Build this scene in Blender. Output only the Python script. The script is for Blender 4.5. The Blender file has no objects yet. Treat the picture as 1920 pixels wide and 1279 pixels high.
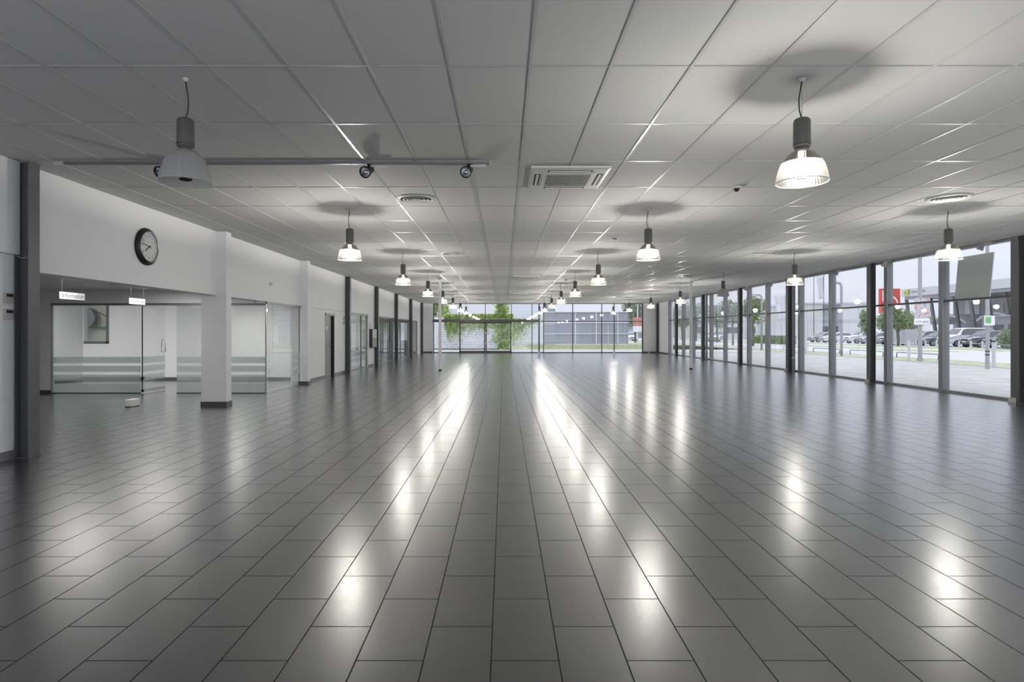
import bpy, math, random
from mathutils import Vector, Matrix

S = bpy.context.scene
COL = S.collection
PI = math.pi
F = 1098.0            # focal length in pixels of a 1920-wide frame
CAMZ = 1.457
H = 3.432             # ceiling height
XL, XR = -5.65, 10.74 # left wall face, right glazing plane
YF = 40.5             # far wall
YB = -1.3             # assumed glazed end behind the camera, added for daylight

# ------------------------------------------------------------------ materials
def nodes_of(m):
    m.use_nodes = True
    nt = m.node_tree
    return nt, nt.nodes, nt.links

def mat(name, col, rough=0.5, metal=0.0, spec=0.5, noise=0.0, nscale=8.0, bump=0.0, bscale=60.0, emis=None, estr=0.0):
    m = bpy.data.materials.new(name)
    nt, N, L = nodes_of(m)
    b = N['Principled BSDF']
    c = (*col, 1) if len(col) == 3 else col
    b.inputs['Base Color'].default_value = c
    b.inputs['Roughness'].default_value = rough
    b.inputs['Metallic'].default_value = metal
    b.inputs['Specular IOR Level'].default_value = spec
    if noise or bump:
        tc = N.new('ShaderNodeTexCoord')
    if noise:
        n = N.new('ShaderNodeTexNoise'); n.inputs['Scale'].default_value = nscale; n.inputs['Detail'].default_value = 4
        L.new(tc.outputs['Object'], n.inputs['Vector'])
        r = N.new('ShaderNodeMix'); r.data_type = 'RGBA'
        r.inputs['A'].default_value = (*[max(0, v*(1-noise)) for v in c[:3]], 1)
        r.inputs['B'].default_value = (*[min(1, v*(1+noise)) for v in c[:3]], 1)
        L.new(n.outputs['Fac'], r.inputs['Factor'])
        L.new(r.outputs['Result'], b.inputs['Base Color'])
    if bump:
        n2 = N.new('ShaderNodeTexNoise'); n2.inputs['Scale'].default_value = bscale; n2.inputs['Detail'].default_value = 3
        L.new(tc.outputs['Object'], n2.inputs['Vector'])
        bp = N.new('ShaderNodeBump'); bp.inputs['Strength'].default_value = bump; bp.inputs['Distance'].default_value = 0.01
        L.new(n2.outputs['Fac'], bp.inputs['Height'])
        L.new(bp.outputs['Normal'], b.inputs['Normal'])
    if emis:
        b.inputs['Emission Color'].default_value = (*emis, 1)
        b.inputs['Emission Strength'].default_value = estr
    return m

def mix_shader(N, L, fac, a, b):
    m = N.new('ShaderNodeMixShader')
    if isinstance(fac, float): m.inputs[0].default_value = fac
    else: L.new(fac, m.inputs[0])
    L.new(a, m.inputs[1]); L.new(b, m.inputs[2])
    return m.outputs[0]

def schlick(N, L, f0=0.04):
    lw = N.new('ShaderNodeLayerWeight'); lw.inputs['Blend'].default_value = 0.5
    p = N.new('ShaderNodeMath'); p.operation = 'POWER'; p.inputs[1].default_value = 5
    L.new(lw.outputs['Facing'], p.inputs[0])
    q = N.new('ShaderNodeMath'); q.operation = 'MULTIPLY_ADD'; q.inputs[1].default_value = 1-f0; q.inputs[2].default_value = f0
    L.new(p.outputs[0], q.inputs[0])
    return q.outputs[0]

def glass_mat(name, tint=(0.97, 0.985, 0.98), f0=0.04, rough=0.0, haze=0.0, hazecol=(0.6, 0.62, 0.62)):
    m = bpy.data.materials.new(name)
    nt, N, L = nodes_of(m)
    N.remove(N['Principled BSDF'])
    out = N['Material Output']
    t = N.new('ShaderNodeBsdfTransparent'); t.inputs[0].default_value = (*tint, 1)
    g = N.new('ShaderNodeBsdfGlossy'); g.inputs['Roughness'].default_value = rough
    base = t.outputs[0]
    if haze > 0:
        d = N.new('ShaderNodeBsdfDiffuse'); d.inputs[0].default_value = (*hazecol, 1)
        tl = N.new('ShaderNodeBsdfTranslucent'); tl.inputs[0].default_value = (*hazecol, 1)
        dd = mix_shader(N, L, 0.5, d.outputs[0], tl.outputs[0])
        base = mix_shader(N, L, haze, base, dd)
    o = mix_shader(N, L, schlick(N, L, f0), base, g.outputs[0])
    L.new(o, out.inputs['Surface'])
    return m

def shade_mat(name, transp, diff, transl, col):
    m = bpy.data.materials.new(name)
    nt, N, L = nodes_of(m)
    N.remove(N['Principled BSDF'])
    out = N['Material Output']
    t = N.new('ShaderNodeBsdfTransparent'); t.inputs[0].default_value = (1, 1, 1, 1)
    d = N.new('ShaderNodeBsdfDiffuse'); d.inputs[0].default_value = (*col, 1)
    r = N.new('ShaderNodeBsdfTranslucent'); r.inputs[0].default_value = (*col, 1)
    g = N.new('ShaderNodeBsdfGlossy'); g.inputs['Roughness'].default_value = 0.25
    dt = mix_shader(N, L, transl/(diff+transl), d.outputs[0], r.outputs[0])
    a = mix_shader(N, L, transp, dt, t.outputs[0])
    o = mix_shader(N, L, schlick(N, L, 0.03), a, g.outputs[0])
    L.new(o, out.inputs['Surface'])
    return m

def floor_mat():
    m = bpy.data.materials.new('dark_floor_tile')
    nt, N, L = nodes_of(m)
    b = N['Principled BSDF']
    tc = N.new('ShaderNodeTexCoord')
    sp = N.new('ShaderNodeSeparateXYZ'); L.new(tc.outputs['Object'], sp.inputs[0])
    ax = N.new('ShaderNodeMath'); ax.operation = 'ADD'; ax.inputs[1].default_value = -2.895
    ay = N.new('ShaderNodeMath'); ay.operation = 'ADD'; ay.inputs[1].default_value = 0.057
    L.new(sp.outputs['Y'], ax.inputs[0]); L.new(sp.outputs['X'], ay.inputs[0])
    cb = N.new('ShaderNodeCombineXYZ'); L.new(ax.outputs[0], cb.inputs[0]); L.new(ay.outputs[0], cb.inputs[1])
    br = N.new('ShaderNodeTexBrick')
    br.offset = 0.5; br.offset_frequency = 2; br.squash = 1; br.squash_frequency = 2
    br.inputs['Color1'].default_value = (0.031, 0.031, 0.031, 1)
    br.inputs['Color2'].default_value = (0.041, 0.041, 0.041, 1)
    br.inputs['Mortar'].default_value = (0.014, 0.014, 0.014, 1)
    br.inputs['Scale'].default_value = 1
    br.inputs['Mortar Size'].default_value = 0.0035
    br.inputs['Mortar Smooth'].default_value = 0.2
    br.inputs['Bias'].default_value = 0
    br.inputs['Brick Width'].default_value = 0.6
    br.inputs['Row Height'].default_value = 0.3
    L.new(cb.outputs[0], br.inputs['Vector'])
    n = N.new('ShaderNodeTexNoise'); n.inputs['Scale'].default_value = 5; n.inputs['Detail'].default_value = 8; n.inputs['Roughness'].default_value = 0.65
    L.new(tc.outputs['Object'], n.inputs['Vector'])
    mr = N.new('ShaderNodeMapRange'); mr.inputs['To Min'].default_value = 0.72; mr.inputs['To Max'].default_value = 1.28
    L.new(n.outputs['Fac'], mr.inputs[0])
    mx = N.new('ShaderNodeMix'); mx.data_type = 'RGBA'; mx.blend_type = 'MULTIPLY'; mx.inputs['Factor'].default_value = 1
    L.new(br.outputs['Color'], mx.inputs['A']); L.new(mr.outputs[0], mx.inputs['B'])
    L.new(mx.outputs['Result'], b.inputs['Base Color'])
    rr = N.new('ShaderNodeMapRange'); rr.inputs['To Min'].default_value = FLOOR_R[0]; rr.inputs['To Max'].default_value = FLOOR_R[1]
    L.new(n.outputs['Fac'], rr.inputs[0])
    ra = N.new('ShaderNodeMath'); ra.operation = 'MULTIPLY_ADD'; ra.inputs[1].default_value = 0.5
    L.new(br.outputs['Fac'], ra.inputs[0]); L.new(rr.outputs[0], ra.inputs[2])
    L.new(ra.outputs[0], b.inputs['Roughness'])
    # grout recess and a faint surface unevenness
    n2 = N.new('ShaderNodeTexNoise'); n2.inputs['Scale'].default_value = 3.0; n2.inputs['Detail'].default_value = 2
    L.new(tc.outputs['Object'], n2.inputs['Vector'])
    b1 = N.new('ShaderNodeBump'); b1.invert = True; b1.inputs['Strength'].default_value = 0.6; b1.inputs['Distance'].default_value = 0.002
    L.new(br.outputs['Fac'], b1.inputs['Height'])
    b2 = N.new('ShaderNodeBump'); b2.inputs['Strength'].default_value = 0.10; b2.inputs['Distance'].default_value = 0.004
    L.new(n2.outputs['Fac'], b2.inputs['Height']); L.new(b1.outputs['Normal'], b2.inputs['Normal'])
    L.new(b2.outputs['Normal'], b.inputs['Normal'])
    b.inputs['IOR'].default_value = 1.75
    b.inputs['Coat Weight'].default_value = 1.0; b.inputs['Coat IOR'].default_value = 1.75
    L.new(ra.outputs[0], b.inputs['Coat Roughness'])
    cw = N.new('ShaderNodeMath'); cw.operation = 'MULTIPLY_ADD'; cw.inputs[1].default_value = -0.9; cw.inputs[2].default_value = 1.0
    L.new(br.outputs['Fac'], cw.inputs[0]); L.new(cw.outputs[0], b.inputs['Coat Weight'])
    L.new(b2.outputs['Normal'], b.inputs['Coat Normal'])
    sl = N.new('ShaderNodeMath'); sl.operation = 'MULTIPLY_ADD'; sl.inputs[1].default_value = -0.42; sl.inputs[2].default_value = 0.5
    L.new(br.outputs['Fac'], sl.inputs[0]); L.new(sl.outputs[0], b.inputs['Specular IOR Level'])
    return m

def stripe_mat(name, c1, c2, axis, period, frac=0.08, rough=0.5, off=0.0, metal=0.0):
    """thin stripes of c2 every period along an axis of object space"""
    m = bpy.data.materials.new(name)
    nt, N, L = nodes_of(m)
    b = N['Principled BSDF']; b.inputs['Roughness'].default_value = rough; b.inputs['Metallic'].default_value = metal
    tc = N.new('ShaderNodeTexCoord'); sp = N.new('ShaderNodeSeparateXYZ'); L.new(tc.outputs['Object'], sp.inputs[0])
    a = N.new('ShaderNodeMath'); a.operation = 'ADD'; a.inputs[1].default_value = off + 1000*period
    L.new(sp.outputs[axis], a.inputs[0])
    d = N.new('ShaderNodeMath'); d.operation = 'DIVIDE'; d.inputs[1].default_value = period; L.new(a.outputs[0], d.inputs[0])
    f = N.new('ShaderNodeMath'); f.operation = 'FRACT'; L.new(d.outputs[0], f.inputs[0])
    g = N.new('ShaderNodeMath'); g.operation = 'LESS_THAN'; g.inputs[1].default_value = frac; L.new(f.outputs[0], g.inputs[0])
    mx = N.new('ShaderNodeMix'); mx.data_type = 'RGBA'
    mx.inputs['A'].default_value = (*c1, 1); mx.inputs['B'].default_value = (*c2, 1)
    L.new(g.outputs[0], mx.inputs['Factor']); L.new(mx.outputs['Result'], b.inputs['Base Color'])
    return m

def leaf_mat(name, c1, c2):
    m = bpy.data.materials.new(name)
    nt, N, L = nodes_of(m)
    b = N['Principled BSDF']; b.inputs['Roughness'].default_value = 0.6
    tc = N.new('ShaderNodeTexCoord')
    n = N.new('ShaderNodeTexNoise'); n.inputs['Scale'].default_value = 3.5; n.inputs['Detail'].default_value = 5
    L.new(tc.outputs['Object'], n.inputs['Vector'])
    r = N.new('ShaderNodeValToRGB')
    r.color_ramp.elements[0].position = 0.35; r.color_ramp.elements[0].color = (*c1, 1)
    r.color_ramp.elements[1].position = 0.65; r.color_ramp.elements[1].color = (*c2, 1)
    L.new(n.outputs['Fac'], r.inputs[0]); L.new(r.outputs[0], b.inputs['Base Color'])
    t = N.new('ShaderNodeBsdfTranslucent'); L.new(r.outputs[0], t.inputs[0])
    o = mix_shader(N, L, 0.35, b.outputs[0], t.outputs[0])
    L.new(o, N['Material Output'].inputs['Surface'])
    return m

def ground_mat(name, c1, c2, scale, rough=0.9, bump=0.3):
    m = bpy.data.materials.new(name)
    nt, N, L = nodes_of(m)
    b = N['Principled BSDF']; b.inputs['Roughness'].default_value = rough; b.inputs['Specular IOR Level'].default_value = 0.2
    tc = N.new('ShaderNodeTexCoord')
    n = N.new('ShaderNodeTexNoise'); n.inputs['Scale'].default_value = scale; n.inputs['Detail'].default_value = 9; n.inputs['Roughness'].default_value = 0.7
    L.new(tc.outputs['Object'], n.inputs['Vector'])
    r = N.new('ShaderNodeValToRGB')
    r.color_ramp.elements[0].position = 0.36; r.color_ramp.elements[0].color = (*c1, 1)
    r.color_ramp.elements[1].position = 0.62; r.color_ramp.elements[1].color = (*c2, 1)
    L.new(n.outputs['Fac'], r.inputs[0]); L.new(r.outputs[0], b.inputs['Base Color'])
    bp = N.new('ShaderNodeBump'); bp.inputs['Strength'].default_value = bump; bp.inputs['Distance'].default_value = 0.05
    L.new(n.outputs['Fac'], bp.inputs['Height']); L.new(bp.outputs['Normal'], b.inputs['Normal'])
    return m

# ---- tunables
FLOOR_R = (0.215, 0.28)
LAMP_W = 40.0
UP_FILL = 118.0
DOWN_FILL = 28.0
OFFICE_FILL_W = 50.0
LAMP_COL = (1.0, 0.97, 0.90)
SKY = 0.99

M = {}
M['floor'] = floor_mat()
M['white'] = mat('white_wall_paint', (0.92, 0.92, 0.93), 0.6, noise=0.02, nscale=2)
M['tile'] = mat('ceiling_tile', (0.60, 0.60, 0.595), 0.85, noise=0.04, nscale=240, bump=0.15, bscale=350)
M['tbar'] = mat('ceiling_grid_metal', (0.50, 0.50, 0.50), 0.28)
M['steel'] = mat('charcoal_steel_paint', (0.13, 0.131, 0.135), 0.42, noise=0.1, nscale=3)
M['alu'] = mat('grey_aluminium_profile', (0.27, 0.272, 0.285), 0.42, 0.25)
M['darkalu'] = mat('dark_aluminium_profile', (0.08, 0.08, 0.085), 0.4, 0.2)
M['glass'] = glass_mat('window_glass', f0=0.06)
M['oglass'] = glass_mat('office_glass', (0.94, 0.955, 0.95), 0.045, haze=0.05, hazecol=(0.6, 0.64, 0.64))
M['frost'] = glass_mat('frosted_film', (0.9, 0.92, 0.92), 0.03, 0.2, haze=0.48, hazecol=(0.80, 0.83, 0.83))
M['base'] = mat('grey_skirting_tile', (0.09, 0.09, 0.095), 0.35, noise=0.1)
M['baselite'] = mat('light_grey_skirting', (0.22, 0.22, 0.23), 0.35, noise=0.1)
M['black'] = mat('black_plastic', (0.012, 0.012, 0.013), 0.4)
M['dark'] = mat('dark_recess', (0.02, 0.02, 0.021), 0.7)
M['housing'] = mat('grey_lamp_housing', (0.135, 0.133, 0.125), 0.5)
M['plastic'] = mat('off_white_plastic', (0.66, 0.66, 0.63), 0.4)
M['ivory'] = mat('ivory_plastic', (0.55, 0.55, 0.50), 0.45)
M['whiteplastic'] = mat('white_plastic', (0.8, 0.8, 0.79), 0.4)
M['chrome'] = mat('brushed_steel', (0.6, 0.6, 0.6), 0.25, 1.0)
M['shade'] = shade_mat('lit_dome_shade', 0.9895, 0.0055, 0.005, (1.0, 0.95, 0.74))  # lit copy of the dome shade, made see-through to limit its glow
M['shade_off'] = shade_mat('unlit_dome_shade', 0.12, 0.6, 0.28, (0.62, 0.62, 0.61))  # unlit copy of the same dome shade
M['reflector'] = shade_mat('uplight_shield_film', 0.25, 0.69, 0.02, (0.02, 0.02, 0.018))  # dark so the added inner shield does not glow
M['rim'] = mat('lit_shade_rim', (0.6, 0.6, 0.55), 0.3)
M['bulb'] = mat('glowing_lamp', (1, 1, 1), 0.5, emis=(1.0, 0.96, 0.92), estr=14.0)
M['bulb_off'] = mat('dark_lamp', (0.08, 0.08, 0.08), 0.2)
M['cord'] = mat('dark_grey_cable', (0.05, 0.05, 0.05), 0.5)
M['wire'] = mat('steel_wire', (0.35, 0.35, 0.35), 0.4, 0.6)
M['paper'] = mat('white_sign_board', (0.93, 0.93, 0.94), 0.5)
M['ink'] = mat('grey_lettering', (0.10, 0.10, 0.11), 0.5)
M['doorgrey'] = mat('grey_door_paint', (0.30, 0.30, 0.305), 0.4)
M['reveal'] = mat('dark_door_reveal', (0.05, 0.05, 0.055), 0.45)
M['plank'] = stripe_mat('plank_ceiling', (0.74, 0.74, 0.74), (0.42, 0.42, 0.42), 'Y', 0.3, 0.05)
M['greysheet'] = mat('grey_board', (0.70, 0.70, 0.70), 0.6, noise=0.03, nscale=1.5)
M['red'] = mat('red_panel', (0.42, 0.045, 0.03), 0.5)
M['redsign'] = mat('red_sign_panel', (0.62, 0.09, 0.06), 0.5)
M['clockface'] = mat('clock_face', (0.78, 0.78, 0.78), 0.5)
M['silver'] = mat('silver_ring', (0.55, 0.55, 0.56), 0.3, 0.8)

# ------------------------------------------------------------------ mesh builder
ORG = {}
class MB:
    def __init__(s): s.v = []; s.f = []; s.m = []; s.sm = []
    def add(s, vs, fs, m=0, smooth=False):
        o = len(s.v); s.v += [tuple(v) for v in vs]
        for f in fs: s.f.append([o+i for i in f]); s.m.append(m); s.sm.append(smooth)
        return s
    def box(s, x0, x1, y0, y1, z0, z1, m=0):
        vs = [(x0,y0,z0),(x1,y0,z0),(x1,y1,z0),(x0,y1,z0),(x0,y0,z1),(x1,y0,z1),(x1,y1,z1),(x0,y1,z1)]
        return s.add(vs, [(0,3,2,1),(4,5,6,7),(0,1,5,4),(1,2,6,5),(2,3,7,6),(3,0,4,7)], m)
    def obox(s, c, ux, uy, uz, hx, hy, hz, m=0):
        c = Vector(c); ux, uy, uz = Vector(ux).normalized(), Vector(uy).normalized(), Vector(uz).normalized()
        vs = []
        for sz in (-1, 1):
            for sx, sy in ((-1,-1),(1,-1),(1,1),(-1,1)):
                vs.append(c + ux*hx*sx + uy*hy*sy + uz*hz*sz)
        return s.add(vs, [(0,3,2,1),(4,5,6,7),(0,1,5,4),(1,2,6,5),(2,3,7,6),(3,0,4,7)], m)
    def frame_of(s, d):
        d = Vector(d).normalized()
        a = Vector((0,0,1)) if abs(d.z) < 0.9 else Vector((1,0,0))
        u = d.cross(a).normalized(); w = d.cross(u).normalized()
        return u, w
    def cyl(s, p0, p1, r0, n=16, r1=None, cap=True, m=0, smooth=True):
        p0, p1 = Vector(p0), Vector(p1); r1 = r0 if r1 is None else r1
        u, w = s.frame_of(p1-p0)
        vs = []
        for p, r in ((p0, r0), (p1, r1)):
            for i in range(n):
                a = 2*PI*i/n; vs.append(p + u*r*math.cos(a) + w*r*math.sin(a))
        s.add(vs, [(i, (i+1)%n, n+(i+1)%n, n+i) for i in range(n)], m, smooth)
        if cap:
            s.add(vs[:n], [tuple(range(n-1,-1,-1))], m); s.add(vs[n:], [tuple(range(n))], m)
        return s
    def tube(s, pts, r, n=8, m=0):
        pts = [Vector(p) for p in pts]
        vs = []; fs = []
        u = None
        for k, p in enumerate(pts):
            d = (pts[min(k+1, len(pts)-1)] - pts[max(k-1, 0)]).normalized()
            if u is None: u, w = s.frame_of(d)
            else:
                u = (u - d*u.dot(d)).normalized(); w = d.cross(u).normalized()
            for i in range(n):
                a = 2*PI*i/n; vs.append(p + u*r*math.cos(a) + w*r*math.sin(a))
        for k in range(len(pts)-1):
            for i in range(n):
                fs.append((k*n+i, k*n+(i+1)%n, (k+1)*n+(i+1)%n, (k+1)*n+i))
        fs.append(tuple(range(n-1,-1,-1))); fs.append(tuple((len(pts)-1)*n+i for i in range(n)))
        return s.add(vs, fs, m, True)
    def lathe(s, prof, c, axis=(0,0,1), n=32, m=0, smooth=True, rib=0.0):
        c = Vector(c); ax = Vector(axis).normalized()
        u, w = s.frame_of(ax)
        if ax.z > 0.9: u, w = Vector((1,0,0)), Vector((0,1,0))
        vs = []; fs = []
        for r, z in prof:
            for i in range(n):
                a = 2*PI*i/n; rr = r*(1 + (rib if i % 2 else -rib))
                vs.append(c + ax*z + u*rr*math.cos(a) + w*rr*math.sin(a))
        for k in range(len(prof)-1):
            for i in range(n):
                fs.append((k*n+i, k*n+(i+1)%n, (k+1)*n+(i+1)%n, (k+1)*n+i))
        return s.add(vs, fs, m, smooth)
    def disc(s, c, r, axis=(0,0,1), n=32, m=0):
        c = Vector(c); u, w = s.frame_of(axis)
        vs = [c + u*r*math.cos(2*PI*i/n) + w*r*math.sin(2*PI*i/n) for i in range(n)]
        return s.add(vs, [tuple(range(n))], m)
    def prism(s, poly, x0, x1, axis='x', m=0):
        """extrude a 2D polygon; axis x: (y,z) poly, axis y: (x,z), axis z: (x,y)"""
        f = {'x': lambda p, t: (t, p[0], p[1]), 'y': lambda p, t: (p[0], t, p[1]), 'z': lambda p, t: (p[0], p[1], t)}[axis]
        n = len(poly)
        vs = [f(p, x0) for p in poly] + [f(p, x1) for p in poly]
        fs = [tuple(range(n-1,-1,-1)), tuple(range(n, 2*n))] + [(i, (i+1)%n, n+(i+1)%n, n+i) for i in range(n)]
        return s.add(vs, fs, m)
    def ball(s, c, rx, ry, rz, n=12, k=8, m=0):
        vs = [(c[0], c[1], c[2]-rz)]
        for j in range(1, k):
            t = -PI/2 + PI*j/k
            for i in range(n):
                a = 2*PI*i/n
                vs.append((c[0]+rx*math.cos(t)*math.cos(a), c[1]+ry*math.cos(t)*math.sin(a), c[2]+rz*math.sin(t)))
        vs.append((c[0], c[1], c[2]+rz))
        fs = [(0, 1+(i+1)%n, 1+i) for i in range(n)]
        for j in range(k-2):
            for i in range(n):
                fs.append((1+j*n+i, 1+j*n+(i+1)%n, 1+(j+1)*n+(i+1)%n, 1+(j+1)*n+i))
        t = len(vs)-1; b = 1+(k-2)*n
        fs += [(b+i, b+(i+1)%n, t) for i in range(n)]
        return s.add(vs, fs, m, True)
    def build(s, name, mats, parent=None, bevel=0.0):
        if not isinstance(mats, (list, tuple)): mats = [mats]
        o = ORG.get(parent.name, Vector((0,0,0))) if parent else Vector((0,0,0))
        me = bpy.data.meshes.new(name)
        me.from_pydata([tuple(Vector(v)-o) for v in s.v], [], s.f)
        for mm in mats: me.materials.append(mm)
        me.polygons.foreach_set('material_index', s.m)
        me.polygons.foreach_set('use_smooth', s.sm)
        me.update()
        ob = bpy.data.objects.new(name, me); COL.objects.link(ob)
        if parent: ob.parent = parent
        ORG[ob.name] = o
        if bevel:
            b = ob.modifiers.new('bevel', 'BEVEL'); b.width = bevel; b.segments = 2; b.limit_method = 'ANGLE'
        return ob

def tag(o, label, cat, group=None, kind=None):
    o['label'] = label; o['category'] = cat
    if group: o['group'] = group
    if kind: o['kind'] = kind
    return o
def struct(o, label=None, cat=None):
    o['kind'] = 'structure'
    if label: o['label'] = label
    if cat: o['category'] = cat
    return o
def thing(name, loc, label, cat, group=None):
    o = bpy.data.objects.new(name, None); COL.objects.link(o)
    o.location = loc; o.empty_display_size = 0.1
    ORG[o.name] = Vector(loc)
    return tag(o, label, cat, group)
def dup(root, loc, label=None):
    r = root.copy(); COL.objects.link(r); r.location = loc
    ORG[r.name] = Vector(loc)
    if label: r['label'] = label
    for ch in list(root.children):
        c = ch.copy(); COL.objects.link(c); c.parent = r
        for g in list(ch.children):
            d = g.copy(); COL.objects.link(d); d.parent = c
    return r
def text(name, body, size, mtx, material, parent, align='CENTER', extrude=0.0005, sx=1.0):
    cu = bpy.data.curves.new(name, 'FONT'); cu.body = body; cu.size = size
    cu.align_x = align; cu.align_y = 'CENTER'; cu.extrude = extrude
    cu.materials.append(material)
    tmp = bpy.data.objects.new(name, cu); COL.objects.link(tmp)
    bpy.context.view_layer.update()
    me = bpy.data.meshes.new_from_object(tmp.evaluated_get(bpy.context.evaluated_depsgraph_get()))
    bpy.data.objects.remove(tmp); bpy.data.curves.remove(cu)
    me.name = name; me.materials.clear(); me.materials.append(material)
    ob = bpy.data.objects.new(name, me); COL.objects.link(ob)
    o = ORG.get(parent.name, Vector((0,0,0)))
    ob.parent = parent
    ob.matrix_local = Matrix.Translation(-o) @ mtx @ Matrix.Diagonal((sx, 1, 1, 1))
    return ob
def frame_mtx(pos, right, up):
    r, u = Vector(right).normalized(), Vector(up).normalized(); n = r.cross(u)
    return Matrix(((r.x,u.x,n.x,pos[0]),(r.y,u.y,n.y,pos[1]),(r.z,u.z,n.z,pos[2]),(0,0,0,1)))

# ------------------------------------------------------------------ room shell
struct(MB().box(-14.2, 10.95, YB-0.12, YF+0.12, -0.12, 0.0).build('floor', M['floor']))

c = MB()
c.box(XL-0.02, XR+0.1, YB-0.12, YF+0.1, H+0.004, H+0.1, 0)
x = 0.1955 - 0.6*10
while x < XR:
    if x > XL: c.box(x-0.012, x+0.012, YB, YF, H-0.002, H+0.006, 1)
    x += 0.6
y = 4.355 - 1.2125*4
while y < YF:
    c.box(XL, XR, y-0.012, y+0.012, H-0.0015, H+0.006, 1)
    y += 1.2125
struct(c.build('ceiling', [M['tile'], M['tbar']]))

T = 0.25
w = MB()
w.box(XL-T, XL, YB-0.12, 6.79, 0, 2.345)
w.box(XL-T, XL+0.03, YB-0.12, 6.80, 2.35, H)          # upper lining of the near bay
w.box(XL-T, XL, 6.79, 16.2, 2.18, H)               # lintel over both openings
w.box(XL-T, XL, 6.79, 7.0, 0, 2.18)
w.box(XL-T, XL, 16.4, 18.49, 0, 2.165)
w.box(XL-T, XL, 18.49, 19.48, 2.05, 2.165)
w.box(XL-T, XL, 19.48, 20.9, 0, 2.165)
w.box(XL-T, XL, 16.2, 21.1, 2.17, H)
w.box(XL-T, XL, 20.9, 21.5, 0, 2.17)
w.box(XL-T, XL, 21.1, 38.3, 2.175, H)
w.box(XL-T, XL, 24.35, 25.5, 0, 2.175)
w.box(XL-T, XL, 38.3, YF, 0, H)
w.box(XL-T, XL, 16.2, 16.4, 0, 2.17)
struct(w.build('wall_left', M['white']))
m = MB()
xs = [XL, -3.0, -0.35, 2.3, 5.0, 7.7, 10.66]
for x in xs: m.box(x-0.03, x+0.03, YB-0.1, YB, 0, H-0.002)
m.box(XL, 10.8, YB-0.1, YB, 0, 0.06); m.box(XL, 10.8, YB-0.1, YB, H-0.04, H-0.002); m.box(XL, 10.8, YB-0.1, YB, 2.165, 2.215)
o = struct(m.build('window_19', M['alu']))  # assumed glazing, added to bring daylight onto the near ceiling
for a, b in zip(xs[:-1], xs[1:]):
    for z0, z1 in ((0.06, 2.165), (2.215, H-0.04)): MB().box(a, b, YB-0.06, YB-0.05, z0, z1).build('pane', M['glass'], o)
w = MB()
w.box(XL-T, -4.93, YF, YF+0.2, 0, H)
w.box(9.63, 10.95, YF, YF+0.2, 0, H)
struct(w.build('wall_far', M['white']))
w = MB()
w.box(10.62, 10.95, 37.9, YF, 0, H)
struct(w.build('wall_right', M['white']))
# reception wing and offices behind the left wall
w = MB()
w.box(-14.2, XL-T, 6.75, 6.95, 0, 2.5)
w.box(-14.2, -14.0, 6.95, 17.9, 0, 2.5)
w.box(-14.0, -10.74, 13.86, 13.98, 0, 2.5)
w.box(-10.74, XL-T-0.01, 13.86, 13.98, 2.14, 2.43)
struct(w.build('wall_reception', M['white']))
w = MB()
w.box(-12.86, -12.72, 13.98, 17.7, 0, 2.5)
# back wall with the workshop window opening
x0, x1, z0, z1 = -12.70, -11.94, 1.10, 2.40
w.box(-12.86, x0, 17.7, 17.85, 0, 2.5); w.box(x1, XL-T, 17.7, 17.85, 0, 2.5)
w.box(x0, x1, 17.7, 17.85, 0, z0); w.box(x0, x1, 17.7, 17.85, z1, 2.5)
struct(w.build('wall_office', M['white']))
w = MB()
w.box(-9.6, -9.5, 17.85, YF, 0, 2.5)
w.box(-9.5, XL-T, 21.3, 21.42, 0, 2.5)
w.box(-9.5, XL-T, 25.35, 25.45, 0, 2.5)
for a, b in ((-9.5, -8.2), (-7.92, -7.28), (-6.52, XL-T)): w.box(a, b, YF, YF+0.2, 0, 2.5)
for a, b in ((-8.2, -7.92), (-7.28, -6.52)):
    w.box(a, b, YF, YF+0.2, 0, 0.8); w.box(a, b, YF, YF+0.2, 2.15, 2.5)
struct(w.build('wall_backroom', M['white']))
struct(MB().box(-14.2, XL-0.1, 6.75, 17.9, 2.44, 2.55).build('ceiling_reception', M['plank']))
struct(MB().box(-9.6, XL-0.1, 17.9, YF+0.2, 2.44, 2.55).build('ceiling_backroom', M['white']))

# skirtings
b = MB()
b.box(XL, XL+0.015, YB, 6.79, 0, 0.10)
b.box(XL, XL+0.015, 16.75, 18.45, 0, 0.09, 0)
b.box(XL, XL+0.015, 19.5, 20.85, 0, 0.09, 0)
b.box(XL, XL+0.015, 24.36, 25.3, 0, 0.09, 0)
struct(b.build('baseboard_left', M['baselite']))
b = MB()
b.box(XL, -4.93, YF-0.015, YF, 0, 0.1); b.box(9.63, 10.62, YF-0.015, YF, 0, 0.1)
struct(b.build('baseboard_far', M['base']))
struct(MB().box(10.605, 10.62, 37.9, YF, 0, 0.1).build('baseboard_right', M['base']))
b = MB()
b.box(-14.0, -10.72, 13.84, 13.86, 0, 0.08)
b.box(-12.72, -12.7, 14, 17.7, 0, 0.09); b.box(-12.7, XL-T, 17.68, 17.7, 0, 0.09)
b.box(-14, -13.98, 6.95, 13.85, 0, 0.09)
struct(b.build('baseboard_reception', M['base']))

# white boxed pillars on the left wall
for (x0, x1, y0, y1, lab) in ((-5.935, -5.447, 11.48, 11.70, 'white boxed pillar between the two reception openings, grey tile foot'),
                              (-5.68, -5.43, 16.20, 16.42, 'white boxed pillar at the far end of the glass office corner')):
    r = thing('boxed_pillar', ((x0+x1)/2, (y0+y1)/2, 0), lab, 'pillar', 'white boxed pillars on the left wall')
    MB().box(x0, x1, y0, y1, 0.09, 2.179).box(max(x0, -5.649), x1, y0, y1, 2.179, H-0.003).build('casing', M['white'], r)
    MB().box(x0-0.012, x1+0.012, y0-0.012, y1+0.012, 0, 0.09).build('foot_tile', M['base'], r)

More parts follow.
